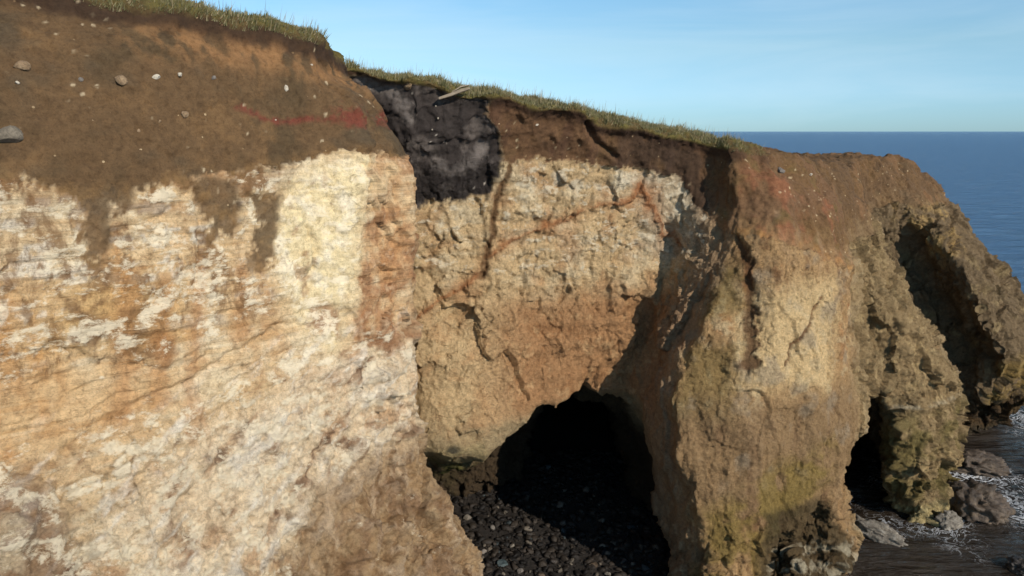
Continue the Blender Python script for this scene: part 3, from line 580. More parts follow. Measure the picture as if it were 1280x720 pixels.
def cliff_material():
    m, nt, b = new_mat('weathered_cliff')
    tc = node(nt, 'ShaderNodeTexCoord').outputs['Object']
    a = node(nt, 'ShaderNodeAttribute', attribute_name='tint'); c = a.outputs['Color']
    n1 = noise_n(nt, tc, 9, 8, .68, .4); c = mulcol(nt, c, ramp(nt, n1, [(.28, (.62, .60, .58)), (.5, (1, 1, 1)), (.72, (1.22, 1.22, 1.2))]))
    mp = node(nt, 'ShaderNodeMapping'); mp.inputs['Scale'].default_value = (1, 1, 3.2); nt.links.new(tc, mp.inputs[0])
    n2 = noise_n(nt, mp.outputs[0], 3.1, 9, .7, .8); c = mulcol(nt, c, ramp(nt, n2, [(.3, (.86, .83, .80)), (.52, (1.0, 1.0, 1.0)), (.7, (1.08, 1.08, 1.08))]))
    n3 = noise_n(nt, tc, 34, 5, .65); c = mulcol(nt, c, ramp(nt, n3, [(.33, (.66, .64, .62)), (.46, (1, 1, 1)), (.62, (1.05, 1.05, 1.05)), (.75, (1.4, 1.38, 1.3))]), .8)
    def attr(nm): return node(nt, 'ShaderNodeAttribute', attribute_name=nm).outputs['Fac']
    def mapped(sx, sy, sz):
        q_ = node(nt, 'ShaderNodeMapping'); q_.inputs['Scale'].default_value = (sx, sy, sz); nt.links.new(tc, q_.inputs[0]); return q_.outputs[0]
    def patch(c, field, at_, amount, colr, lo, hi, k):
        f_ = math_n(nt, 'ADD', field, math_n(nt, 'MULTIPLY', math_n(nt, 'SUBTRACT', at_, 1.0), amount))
        mr = node(nt, 'ShaderNodeMapRange'); nt.links.new(f_, mr.inputs[0]); mr.inputs[1].default_value = lo; mr.inputs[2].default_value = hi; mr.inputs[4].default_value = k
        mx = node(nt, 'ShaderNodeMix', data_type='RGBA'); nt.links.new(mr.outputs[0], mx.inputs[0]); nt.links.new(c, mx.inputs[6]); mx.inputs[7].default_value = tuple(float(q_) for q_ in colr)+(1,); return mx.outputs[2]
    bed = noise_n(nt, mapped(.5, .5, 11), 1.0, 9, .66, .5); bm_ = math_n(nt, 'MULTIPLY', math_n(nt, 'SUBTRACT', bed, .5), attr('bedding'))
    c = mulcol(nt, c, ramp(nt, math_n(nt, 'ADD', bm_, .5), [(.34, (.86, .79, .70)), (.5, (1, 1, 1)), (.64, (1.08, 1.08, 1.08))]))
    fb_ = noise_n(nt, mapped(1, 1, .55), 1.9, 13, .74, .35); c = patch(c, fb_, attr('brown'), .30, C(124, 92, 60), .51, .60, .68)
    fw_ = noise_n(nt, mapped(1, 1, 1.9), 1.6, 13, .74, .2); c = patch(c, fw_, attr('white'), .30, C(240, 226, 196), .51, .58, .80)
    sv = node(nt, 'ShaderNodeTexVoronoi'); sv.inputs['Scale'].default_value = 5.5; sv.inputs['Randomness'].default_value = 1; nt.links.new(tc, sv.inputs['Vector'])
    sepc = node(nt, 'ShaderNodeSeparateColor'); nt.links.new(sv.outputs['Color'], sepc.inputs[0])
    sz = math_n(nt, 'MULTIPLY', math_n(nt, 'MAXIMUM', math_n(nt, 'SUBTRACT', sepc.outputs[0], .74), 0), .6); chip = math_n(nt, 'MULTIPLY', math_n(nt, 'LESS_THAN', math_n(nt, 'ADD', sv.outputs['Distance'], math_n(nt, 'MULTIPLY', math_n(nt, 'SUBTRACT', n3, .5), .12)), sz), attr('soil'))
    chc = node(nt, 'ShaderNodeMix', data_type='RGBA'); nt.links.new(math_n(nt, 'MULTIPLY', chip, .75), chc.inputs[0]); nt.links.new(c, chc.inputs[6]); nt.links.new(ramp(nt, sepc.outputs[1], [(.3, C(120, 96, 68)), (.8, C(196, 172, 134))]), chc.inputs[7]); c = chc.outputs[2]
    nt.links.new(c, b.inputs['Base Color'])
    wt = node(nt, 'ShaderNodeAttribute', attribute_name='wet').outputs['Fac']
    r = node(nt, 'ShaderNodeMapRange'); nt.links.new(wt, r.inputs[0]); r.inputs[3].default_value = .95; r.inputs[4].default_value = .45
    nt.links.new(r.outputs[0], b.inputs['Roughness']); b.inputs['Specular IOR Level'].default_value = .25
    rg = node(nt, 'ShaderNodeAttribute', attribute_name='rough').outputs['Fac']
    h1 = math_n(nt, 'MULTIPLY', noise_n(nt, tc, 7, 12, .78, .3), rg)
    p = bump(nt, b, h1, .20); 
    v = node(nt, 'ShaderNodeTexVoronoi', feature='DISTANCE_TO_EDGE'); v.inputs['Scale'].default_value = 6.5; nt.links.new(mp.outputs[0], v.inputs['Vector'])
    hv = math_n(nt, 'MULTIPLY', math_n(nt, 'MINIMUM', v.outputs['Distance'], .12), math_n(nt, 'MAXIMUM', math_n(nt, 'SUBTRACT', rg, .5), 0))
    p = bump(nt, b, hv, .22, .8, p)
    wn_ = node(nt, 'ShaderNodeTexNoise'); wn_.inputs['Scale'].default_value = 1.7; wn_.inputs['Detail'].default_value = 5; nt.links.new(tc, wn_.inputs['Vector'])
    ad = node(nt, 'ShaderNodeMix', data_type='RGBA', blend_type='LINEAR_LIGHT'); ad.inputs[0].default_value = .45; nt.links.new(tc, ad.inputs[6]); nt.links.new(wn_.outputs['Color'], ad.inputs[7])
    vc = node(nt, 'ShaderNodeTexVoronoi', feature='DISTANCE_TO_EDGE'); vc.inputs['Scale'].default_value = 1.5; nt.links.new(ad.outputs[2], vc.inputs['Vector'])
    gate = math_n(nt, 'MULTIPLY', math_n(nt, 'GREATER_THAN', noise_n(nt, tc, 1.3, 6), .575), .05)
    gate = math_n(nt, 'MULTIPLY', gate, attr('cracked'))
    hc = math_n(nt, 'MINIMUM', math_n(nt, 'ADD', vc.outputs['Distance'], math_n(nt, 'SUBTRACT', .05, gate)), .05)
    p = bump(nt, b, hc, .9, .8, p)
    p = bump(nt, b, bm_, .07, 1.0, p)
    bump(nt, b, math_n(nt, 'MULTIPLY', math_n(nt, 'SUBTRACT', fw_, fb_), attr('cracked')), .06, 1.0, p)
    return m
M_CLIFF = cliff_material()
def make_cliff(name, F):
    v, f, nn, cc, ww, rr = compact(V, F, Nn, col, wet, rghv)
    u_ = np.unique(F.ravel())
    me = mesh_from(v, f, name)
    me.polygons.foreach_set('use_smooth', np.ones(len(f), bool))
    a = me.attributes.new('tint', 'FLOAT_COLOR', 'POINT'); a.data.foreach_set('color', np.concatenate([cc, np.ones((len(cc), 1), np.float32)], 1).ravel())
    a = me.attributes.new('wet', 'FLOAT', 'POINT'); a.data.foreach_set('value', ww)
    a = me.attributes.new('rough', 'FLOAT', 'POINT'); a.data.foreach_set('value', rr)
    for an, av in (('bedding', bedv), ('white', whv), ('brown', brv), ('soil', soiv), ('cracked', crkv)):
        a = me.attributes.new(an, 'FLOAT', 'POINT'); a.data.foreach_set('value', av[u_].astype(np.float32))
    o = bpy.data.objects.new(name, me); COL.objects.link(o); o['kind'] = 'structure'; me.materials.append(M_CLIFF)
    return o
bedv = (wall*rock*(1-.6*talus)*(1-.75*cv)).astype(np.float32)
up_ = wall*sstep(9.4, 10.8, Zv+.5*n1)*sstep(4.1, 3.5, S)
vfade = 1-.8*sstep(.35, .1, np.minimum(vein, cr3))
whv = vfade*np.clip(.80*up_+.60*lowm*(1-.5*mud)+.62*cv+.40*wall+.55*rec*sstep(8.5, 10.5, Zv)+.42*rec+.30*prom*sstep(5, 7, Zv)*sstep(11, 9.5, Zv)+.25*prom+.4*pil+.3*hd, 0, 1)*rock*(1-bm)
brv = np.clip(.88*up_+.30*cv+.38*lowm*(1-br)+.36*wall+.45*mud+.50*rec*sstep(10.5, 8, Zv)+.30*rec+.58*prom+.55*pil+.6*hd, 0, 1)*rock*(1-bm)
soiv = (soil*(1-bm)*(1-turf)).astype(np.float32); crkv = (rock*np.where(S < 5.2, .55, 1.0)).astype(np.float32)
rghv = np.clip(.30+.75*rock*(1-wall)+.35*talus+.2*low-.1*bm, .2, 1.2).astype(np.float32)
sF = S[F].mean(1)
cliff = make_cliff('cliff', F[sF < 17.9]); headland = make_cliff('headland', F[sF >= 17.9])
ob = cliff; me = cliff.data
# the land behind the cliff edge
def grid_obj(name, xs, ys, zf, mat, kind='structure'):
    X, Y = np.meshgrid(xs, ys, indexing='ij'); Z = zf(X, Y)
    v = np.stack([X.ravel(), Y.ravel(), Z.ravel()], 1); nx, ny = X.shape
    i, j = np.meshgrid(np.arange(nx-1), np.arange(ny-1), indexing='ij'); a = (i*ny+j).ravel()
    f = np.stack([a, a+ny, a+ny+1, a+1], 1)
    me = mesh_from(v, f, name); me.polygons.foreach_set('use_smooth', np.ones(len(f), bool)); me.materials.append(mat)
    o = bpy.data.objects.new(name, me); COL.objects.link(o); o['kind'] = kind; return o
mf, nt, b = new_mat('rough_pasture'); tc = node(nt, 'ShaderNodeTexCoord').outputs['Object']
nt.links.new(ramp(nt, noise_n(nt, tc, .8, 8), [(.35, (.05, .045, .018)), (.65, (.10, .105, .035))]), b.inputs['Base Color']); b.inputs['Roughness'].default_value = .95; bump(nt, b, noise_n(nt, tc, 6, 6), .1)
def field_z(X, Y):
    Z = top_z(X, Y)-.15
    d = plan_sdf(X, Y, int(round((12-NZ[0])/.2))); return np.where(d < -3.2, Z, np.where(d < -2.2, Z-1.0, Z-1.0-8*np.clip(d+2.2, 0, 3)))
def field_grid():
    xs = np.arange(-60, 22, .8); ys = np.arange(-30, 64, .8); X, Y = np.meshgrid(xs, ys, indexing='ij')
    d = plan_sdf(X, Y, int(round((12-NZ[0])/.2))); d = np.where(X < -14, np.minimum(d, -3.4-0*X)*(Y > (X+14)*.55+7)+d*(Y <= (X+14)*.55+7), d)
    Z = top_z(X, Y)-.12-.9*sstep(-3.6, -2.6, d)
    v = np.stack([X.ravel(), Y.ravel(), Z.ravel()], 1); nx, ny = X.shape
    i, j = np.meshgrid(np.arange(nx-1), np.arange(ny-1), indexing='ij'); a = (i*ny+j).ravel(); f = np.stack([a, a+ny, a+ny+1, a+1], 1)
    ok = (d.ravel()[f] < -2.0).all(1); v, f = compact(v, f[ok])
    me = mesh_from(v, f, 'field'); me.materials.append(mf); o = bpy.data.objects.new('field', me); COL.objects.link(o); o['kind'] = 'structure'
field_grid()

# ------------------------------------------------------------------ sea
def sea():
    m, nt, b = new_mat('sea_water'); tc = node(nt, 'ShaderNodeTexCoord').outputs['Object']
    sh = node(nt, 'ShaderNodeAttribute', attribute_name='shore').outputs['Fac']        # 1 at the rocks, 0 offshore
    fo = node(nt, 'ShaderNodeAttribute', attribute_name='foam').outputs['Fac']
    base = ramp(nt, sh, [(0, (.075, .17, .32)), (.35, (.015, .06, .15)), (.7, (.022, .018, .014)), (1, (.04, .028, .018))])
    fn = noise_n(nt, tc, 1.5, 5, .58, 2.2); fl = math_n(nt, 'ABSOLUTE', math_n(nt, 'SUBTRACT', fn, .5)); 
    fm = math_n(nt, 'SUBTRACT', math_n(nt, 'MULTIPLY', fo, .07), fl)
    fmask = ramp(nt, math_n(nt, 'MULTIPLY', fm, 14), [(0, (0, 0, 0)), (.45, (1, 1, 1))])
    mx = node(nt, 'ShaderNodeMix', data_type='RGBA'); nt.links.new(fmask, mx.inputs[0]); nt.links.new(base, mx.inputs[6]); mx.inputs[7].default_value = (.62, .64, .66, 1)
    nt.links.new(mx.outputs[2], b.inputs['Base Color'])
    r = node(nt, 'ShaderNodeMapRange'); nt.links.new(fmask, r.inputs[0]); r.inputs[3].default_value = .12; r.inputs[4].default_value = .8; nt.links.new(r.outputs[0], b.inputs['Roughness'])
    b.inputs['Specular IOR Level'].default_value = 0.0
    gl = node(nt, 'ShaderNodeBsdfGlossy'); gl.inputs['Roughness'].default_value = .14; fr = node(nt, 'ShaderNodeFresnel'); fr.inputs[0].default_value = 1.33
    ms = node(nt, 'ShaderNodeMixShader'); nt.links.new(math_n(nt, 'MULTIPLY', math_n(nt, 'MULTIPLY', fr.outputs[0], math_n(nt, 'SUBTRACT', 1.0, fmask)), .95), ms.inputs[0]); nt.links.new(b.outputs[0], ms.inputs[1]); nt.links.new(gl.outputs[0], ms.inputs[2]); nt.links.new(ms.outputs[0], nt.nodes['Material Output'].inputs[0])
    mp = node(nt, 'ShaderNodeMapping'); mp.inputs['Rotation'].default_value = (0, 0, .35); mp.inputs['Scale'].default_value = (.45, 1.3, 1); nt.links.new(tc, mp.inputs[0])
    p = bump(nt, b, noise_n(nt, mp.outputs[0], .25, 9, .62, .4), 4.0, 1.0); bump(nt, b, noise_n(nt, mp.outputs[0], 2.2, 6, .6, .5), .12, 1.0, p); nb = b.inputs['Normal'].links[0].from_socket; nt.links.new(nb, gl.inputs['Normal']); nt.links.new(nb, fr.inputs['Normal'])
    def ax(lo, hi, c, fine, n):
        t = np.linspace(0, 1, n)**5.0; near = np.arange(c[0], c[1], fine)
        return np.concatenate([c[0]-(t[1:]*(c[0]-lo))[::-1], near, c[1]+t*(hi-c[1])])
    xs = ax(-30000, 30000, (-6, 46), .16, 40); ys = ax(-30000, 50000, (12, 60), .16, 40)
    X, Y = np.meshgrid(xs, ys, indexing='ij')
    iz0 = int(round((0-NZ[0])/.2)); d = plan_sdf(X, Y, iz0)
    q = np.stack([X.ravel(), Y.ravel(), 0*X.ravel()], 1); near = (np.abs(q[:, 0]-20) < 30) & (np.abs(q[:, 1]-35) < 30)
    h = np.zeros(len(q), np.float32); qq = q[near]
    h[near] = fbm(qq, .35, 5, (.6, 1.3, 1), 50, .55)*.16+fbm(qq, 1.6, 3, seed=51)*.04
    z = h.reshape(X.shape)
    o = grid_obj('sea', xs, ys, lambda a, c: z, m)
    shore = sstep(9, 1.5, d-4*sstep(0, 20, 34-Y)).ravel().astype(np.float32)
    wob = np.zeros(len(q), np.float32); wob[near] = fbm(qq, .22, 3, seed=52)
    dd_ = np.clip(d.ravel(), 0, 80); foam = .5*np.exp(-dd_/.6)*np.clip(.5+2*wob, 0, 1.2)+.95*np.exp(-dd_/9)*np.clip(3.5*wob+.15, 0, 1)
    foam = np.where(d.ravel() > 60, 0, foam).astype(np.float32)
    a = o.data.attributes.new('shore', 'FLOAT', 'POINT'); a.data.foreach_set('value', shore)
    a = o.data.attributes.new('foam', 'FLOAT', 'POINT'); a.data.foreach_set('value', foam)
sea()

# ------------------------------------------------------------------ beach in the cave and at its mouth
def stone_mat(name, cols, wetness=.8, sc_=6):
    m, nt, b = new_mat(name); tc = node(nt, 'ShaderNodeTexCoord').outputs['Object']; oi = node(nt, 'ShaderNodeObjectInfo').outputs['Random']
    at = node(nt, 'ShaderNodeVectorMath', operation='ADD'); nt.links.new(tc, at.inputs[0])
    cmb = node(nt, 'ShaderNodeCombineXYZ'); nt.links.new(math_n(nt, 'MULTIPLY', oi, 40), cmb.inputs[0]); nt.links.new(cmb.outputs[0], at.inputs[1])
    c = ramp(nt, noise_n(nt, at.outputs[0], sc_, 9, .68, .5), [(.3+.4*i/(len(cols)-1), cc) for i, cc in enumerate(cols)])
    c = mulcol(nt, c, ramp(nt, noise_n(nt, at.outputs[0], sc_*6, 5, .7), [(.35, (.6, .6, .6)), (.5, (1, 1, 1)), (.7, (1.3, 1.3, 1.25))]))
    nt.links.new(c, b.inputs['Base Color']); b.inputs['Roughness'].default_value = wetness
    bump(nt, b, noise_n(nt, at.outputs[0], sc_*2.5, 8, .7), .06)
    return m
def beach_z(X, Y):
    q = np.stack([np.ravel(X), np.ravel(Y), 0*np.ravel(X)], 1).astype(np.float32)
    n = fbm(q, .5, 3, seed=60).reshape(np.shape(X))
    return .22+.075*(Y-22)-.10*np.clip(X-3.5, 0, 9)-.16*np.clip(20.5-Y, 0, 9)+.14*n
mb = stone_mat('wet_gravel', [(.008, .007, .006), (.02, .016, .013), (.045, .036, .028)], .6, 9)
grid_obj('beach', np.arange(-7, 8.5, .1), np.arange(13, 36, .1), beach_z, mb)
def ico(sub):
    import bmesh
    bm_ = bmesh.new(); bmesh.ops.create_icosphere(bm_, subdivisions=sub, radius=1); bm_.verts.ensure_lookup_table()
    v = np.array([p.co[:] for p in bm_.verts]); f = np.array([[q_.index for q_ in p.verts] for p in bm_.faces]); bm_.free(); return v, f
IV2, IF2 = ico(2); IV4, IF4 = ico(4); IV5, IF5 = ico(5)
rr = np.random.RandomState(5)
def rotm(rs):
    q_ = rs.normal(size=4); q_ /= np.linalg.norm(q_); w_, x_, y_, z_ = q_
    return np.array([[1-2*(y_*y_+z_*z_), 2*(x_*y_-z_*w_), 2*(x_*z_+y_*w_)], [2*(x_*y_+z_*w_), 1-2*(x_*x_+z_*z_), 2*(y_*z_-x_*w_)], [2*(x_*z_-y_*w_), 2*(y_*z_+x_*w_), 1-2*(x_*x_+y_*y_)]])
def cobbles():
    Vs, Fs, Cs = [], [], []; off = 0
    for k in range(8500):
        X = rr.uniform(-5.5, 6.5); Y = rr.uniform(18, 30) if rr.rand() < .85 else rr.uniform(18, 24); 
        r = .03+.18*rr.rand()**4
        v = IV2.copy(); ph = rr.uniform(0, 9, 3); v *= (1+.16*np.sin(v@rr.normal(size=(3, 3))*2.3+ph).sum(1)[:, None]/1.6)
        for _q in range(4):
            d_ = rr.normal(size=3); d_ /= np.linalg.norm(d_); t_ = v@d_; v = v-np.maximum(t_-rr.uniform(.45, .75), 0)[:, None]*d_[None]
        v = (v*np.array([1.1, rr.uniform(.55, .95), rr.uniform(.4, .75)])*r)
        a = rr.uniform(0, 6.28); c_, s_ = math.cos(a), math.sin(a); R = np.array([[c_, -s_, 0], [s_, c_, 0], [0, 0, 1]])
        tl = rr.normal(0, .25, 2); R = R@np.array([[1, 0, tl[0]], [0, 1, tl[1]], [-tl[0], -tl[1], 1]])
        v = v@R.T; Vs.append(v+np.array([X, Y, 0])); Fs.append(IF2+off); off += len(v)
        g = rr.rand()**2; c = np.array([.006, .005, .0045])*(1-g)+np.array([.036, .028, .021])*g
        if rr.rand() < .035: c = np.array([.13, .11, .085])*rr.uniform(.6, 1)
        if rr.rand() < .03: c = np.array([.035, .045, .048])
        Cs.append(np.tile(c, (len(v), 1)))
    v = np.concatenate(Vs); xy = np.array([u.mean(0)[:2] for u in Vs]); zz = beach_z(xy[:, 0], xy[:, 1])
    v[:, 2] += np.repeat(zz+.02, len(IV2))
    me = mesh_from(v, np.concatenate(Fs), 'cobbles'); me.polygons.foreach_set('use_smooth', np.ones(len(me.polygons), bool))
    a = me.attributes.new('tint', 'FLOAT_COLOR', 'POINT'); cc = np.concatenate(Cs); a.data.foreach_set('color', np.concatenate([cc, np.ones((len(cc), 1))], 1).astype(np.float32).ravel())
    m, nt, b = new_mat('wet_cobble'); tc = node(nt, 'ShaderNodeTexCoord').outputs['Object']
    c = mulcol(nt, node(nt, 'ShaderNodeAttribute', attribute_name='tint').outputs['Color'], ramp(nt, noise_n(nt, tc, 25, 5), [(.3, (.6, .6, .6)), (.7, (1.4, 1.4, 1.4))]))
    nt.links.new(c, b.inputs['Base Color']); b.inputs['Roughness'].default_value = .6; b.inputs['Specular IOR Level'].default_value = .25; bump(nt, b, noise_n(nt, tc, 30, 5), .02)
    me.materials.append(m); o = bpy.data.objects.new('cobbles', me); COL.objects.link(o); o['kind'] = 'stuff'
cobbles()

# ------------------------------------------------------------------ rocks that lie about, each a thing of its own
def rock_mesh(name, size, seed, mat, iv=IV4, fi=IF4, rough=.28, freq=1.1, facet=.0):
    if max(size) > .85: iv, fi = IV5, IF5
    rs = np.random.RandomState(seed); v = iv.copy().astype(np.float32)
    n = fbm(v, freq, 4, seed=seed, rough=.55); rg_ = fbm(v, freq*1.8, 4, seed=seed+3, kind='ridge')
    v = v*(1+rough*n+rough*.55*rg_)[:, None]
    if max(size) > .85: v = v*(1+.16*facets(v+.1*n[:, None], 1.6, seed=seed)+.09*facets(v+.1*n[:, None], 3.6, seed=seed+1)+.05*fbm(v, 6, 3, seed=seed+2, kind='billow'))[:, None]
    if facet:                                                     # broken faces
        for k in range(7):
            d = rs.normal(size=3); d /= np.linalg.norm(d); h = rs.uniform(.55, .8); t = v@d; v = v-np.maximum(t-h, 0)[:, None]*d[None]*.85
        v = v*(1+.03*fbm(v, 5, 3, seed=seed+9))[:, None]
    v = v*np.array(size)/2
    me = mesh_from(v, fi, name); me.polygons.foreach_set('use_smooth', np.ones(len(fi), bool)); me.materials.append(mat); return me
def place(name, me, loc, rot, label, cat, group=None):
    o = bpy.data.objects.new(name, me); COL.objects.link(o); o.location = loc; o.rotation_euler = rot; o['label'] = label; o['category'] = cat
    if group: o['group'] = group
    return o
m_pale = stone_mat('salt_pale_rock', [(.09, .075, .06), (.19, .165, .13), (.36, .33, .28)], .75, 5)
m_weed = stone_mat('weedy_rock', [(.025, .018, .012), (.075, .052, .034), (.15, .11, .07)], .6, 3)
m_dark = stone_mat('wet_dark_rock', [(.014, .012, .01), (.04, .032, .026), (.09, .075, .06)], .4, 4)
m_lime = stone_mat('limestone_chip', [(.30, .25, .18), (.50, .44, .34), (.66, .60, .50)], .9, 5)
m_ochre = stone_mat('ochre_stone', [(.17, .11, .06), (.27, .18, .10), (.38, .27, .16)], .95, 6)
m_grey = stone_mat('grey_stone', [(.09, .08, .07), (.16, .14, .12), (.24, .21, .18)], .9, 4)
m_dun = stone_mat('dun_stone', [(.10, .085, .06), (.18, .15, .11), (.27, .23, .17)], .95, 3)
m_blue = stone_mat('blue_grey_stone', [(.03, .045, .05), (.06, .085, .09), (.1, .13, .13)], .45, 6)
def at_z(px, py, z):
    a = Vector(ray(px, py, 10))-Vector((0, 0, H)); return Vector((0, 0, H))+a*((z-H)/a.z)
p = at_z(1096, 668, .1); place('boulder', rock_mesh('boulder', (1.75, .7, .75), 3, m_pale, rough=.4, freq=1.5), p, (0, .1, -.75), 'pale craggy boulder in the dark water below the gully', 'boulder')
p = at_z(1216, 632, .15); place('boulder', rock_mesh('boulder_b', (1.9, 2.0, 1.5), 8, m_weed, IV5, IF5, .42, 1.6), p, (0, 0, .6), 'big brown weedy boulder at the right foot of the rock pillar', 'boulder')
p = at_z(1214, 580, .15); place('rock_shelf', rock_mesh('rock_shelf', (2.2, 1.6, .9), 15, m_weed, rough=.4, freq=1.6), p, (.05, 0, -.2), 'low brown rock shelf behind the big weedy boulder', 'rock')
p = at_z(1278, 712, .0); place('boulder', rock_mesh('boulder_c', (.8, .9, .6), 22, m_dark, rough=.35, freq=1.5), p, (0, 0, .3), 'small dark boulder breaking the surface in the bottom right corner', 'boulder')
p = at_z(1185, 655, .05); place('boulder', rock_mesh('boulder_d', (.9, .7, .8), 31, m_pale, rough=.3), p, (.2, 0, .3), 'small cream boulder against the foot of the rock pillar', 'boulder')
p = at_z(1032, 697, .2); place('boulder', rock_mesh('boulder_e', (1.5, .8, .7), 37, m_pale, rough=.4, freq=1.5), p, (0, .1, .2), 'whitish boulder under the undercut foot of the promontory', 'boulder')
p = at_z(980, 712, .1); place('boulder', rock_mesh('boulder_f', (1.0, .9, .8), 41, m_weed, rough=.4, freq=1.5), p, (0, .1, .9), 'rough brown boulder in the cleft left of the whitish boulder', 'boulder')
CB = [(584, 652, .5, 'pale'), (628, 705, .55, 'blue'), (604, 690, .35, 'grey'), (662, 672, .35, 'dark'), (690, 700, .5, 'dark'), (742, 706, .45, 'weed'), (716, 678, .4, 'dark'), (650, 712, .4, 'grey'), (760, 716, .3, 'pale'), (616, 664, .3, 'grey'), (640, 684, .3, 'pale'), (780, 700, .35, 'dark'), (676, 716, .35, 'weed')]
MM = {'pale': m_pale, 'blue': m_blue, 'grey': m_grey, 'dark': m_dark, 'weed': m_weed}
LB = ['pale flat stone at the back left of the cave beach, against the cave wall', 'smooth blue grey stone beside the foot of the near left wall', 'grey stone just behind the blue grey stone on the cave beach',
 'dark stone in the middle of the lit part of the cave beach', 'largest dark stone, in front of the shaded cave floor', 'brown mottled stone at the shaded right front of the beach', 'dark stone behind the brown mottled one in cave shade',
 'grey stone right of the blue grey stone at the front edge', 'pale stone at the front right, under the dark cave side', 'grey stone behind the others near the near left wall', 'small pale stone among dark cobbles in the beach centre',
 'dark stone farthest right on the shaded cave floor', 'brown stone at the bottom edge between grey and pale stones']
for k, (px, py, s_, mt) in enumerate(CB):
    p = at_z(px, py, .3); p.z = float(beach_z(np.array([p.x]), np.array([p.y]))[0])+.05
    lb = LB[k]; place('cave_stone', rock_mesh('cave_stone_%d' % k, (s_*.75, s_*.56, s_*.42), 50+k, MM[mt], IV2 if 0 else IV4, IF4, .2, 1.0, 1), p, (rr.uniform(-.3, .3), rr.uniform(-.3, .3), rr.uniform(0, 6)),
        lb, 'stone', 'large stones on the cave beach')

# stones and scraps stuck in the soil: (along, height) on the unrolled face
from mathutils.bvhtree import BVHTree
bpy.context.view_layer.update(); DG = bpy.context.evaluated_depsgraph_get()
BV = [BVHTree.FromObject(cliff, DG), BVHTree.FromObject(headland, DG)]
def onface(x, y, z):
    best = None
    for t in BV:
        h = t.find_nearest(Vector((x, y, z)))
        if h[0] is not None and (best is None or h[3] < best[3]): best = h
    return best[0], best[1]
def stuck(px, py, Y, size, mat, label, seed, name='embedded_stone', cat='stone', group='stones embedded in the soil', facet=1, roll=0.0, out=.02):
    p, n = onface(*ray(px, py, Y)); size = tuple(a*.66 for a in size); me = rock_mesh(name, size, seed, mat, facet=facet, rough=.22)
    o = place(name, me, p+n*size[1]*out, (0, 0, 0), label, cat, group)
    q_ = n.to_track_quat('Y', 'Z'); o.rotation_mode = 'QUATERNION'; from mathutils import Quaternion
    o.rotation_quaternion = q_@Quaternion((0, 1, 0), roll); return o
for k, (px, py, Y, sz, mt, lb, roll) in enumerate([
    (195, 97, 14.0, (.26, .16, .14), m_lime, 'whitish oval stone in brown soil, biggest of the pale ones on the left wall', .3),
    (225, 93, 14.3, (.14, .10, .10), m_lime, 'small pale stone just right of the big whitish oval one', 0),
    (265, 100, 14.8, (.16, .1, .12), m_grey, 'grey stone in soil right of the two pale stones', .5),
    (355, 112, 15.9, (.14, .1, .20), m_lime, 'upright pale stone high in the soil, above the red band', -.5),
    (226, 150, 14.2, (.26, .18, .22), m_ochre, 'tan rounded stone in the middle of the brown soil', .2),
    (150, 92, 13.4, (.28, .2, .34), m_ochre, 'rough brown block sticking out of the soil beside a dark hollow', .3),
    (8, 147, 11.7, (.55, .4, .44), m_dun, 'big smooth dun boulder set in soil at the left edge', .2),
    (30, 55, 12.3, (.34, .2, .26), m_ochre, 'wide tan lump near the top of the soil at the far left', 0),
    (20, 92, 12.1, (.10, .08, .09), m_lime, 'little pale stone below the wide tan lump at the far left', 0),
    (103, 94, 13.0, (.11, .08, .11), m_grey, 'little grey stone in the soil left of the rough brown block', 0),
    (197, 155, 13.8, (.12, .08, .12), m_ochre, 'small tan stone left of the rounded tan stone', .2),
    (172, 165, 13.4, (.16, .09, .10), m_ochre, 'small tan stone low in the soil, lowest of the tan ones', .9),
    (340, 155, 15.5, (.07, .06, .05), m_lime, 'tiny pale stone under the red soil band', 0),
    (390, 79, 16.6, (.10, .08, .09), m_lime, 'tiny pale stone close under the turf at the end of the left wall', 0),
    (510, 113, 21.1, (.44, .2, .26), m_ochre, 'flat tan stone in the upper left of the black ash', .35),
    (545, 150, 21.3, (.10, .07, .09), m_lime, 'small white lump in the middle of the black ash', 0),
    (538, 160, 21.3, (.08, .06, .08), m_lime, 'small white lump low in the black ash', 0),
    (548, 134, 21.2, (.08, .06, .08), m_lime, 'tiny white lump high in the black ash', 0),
    (676, 155, 22.2, (.18, .1, .10), m_lime, 'small pale stone alone in the brown soil right of the black ash', .1),
    (977, 213, 24.0, (.75, .35, .3), m_grey, 'dark flat slab resting on the brown slope of the promontory', .1),
    (1012, 217, 25.3, (.2, .14, .16), m_lime, 'small pale stone right of the dark flat slab', 0)]):
    stuck(px, py, Y, sz, mt, lb, 100+k, roll=roll)
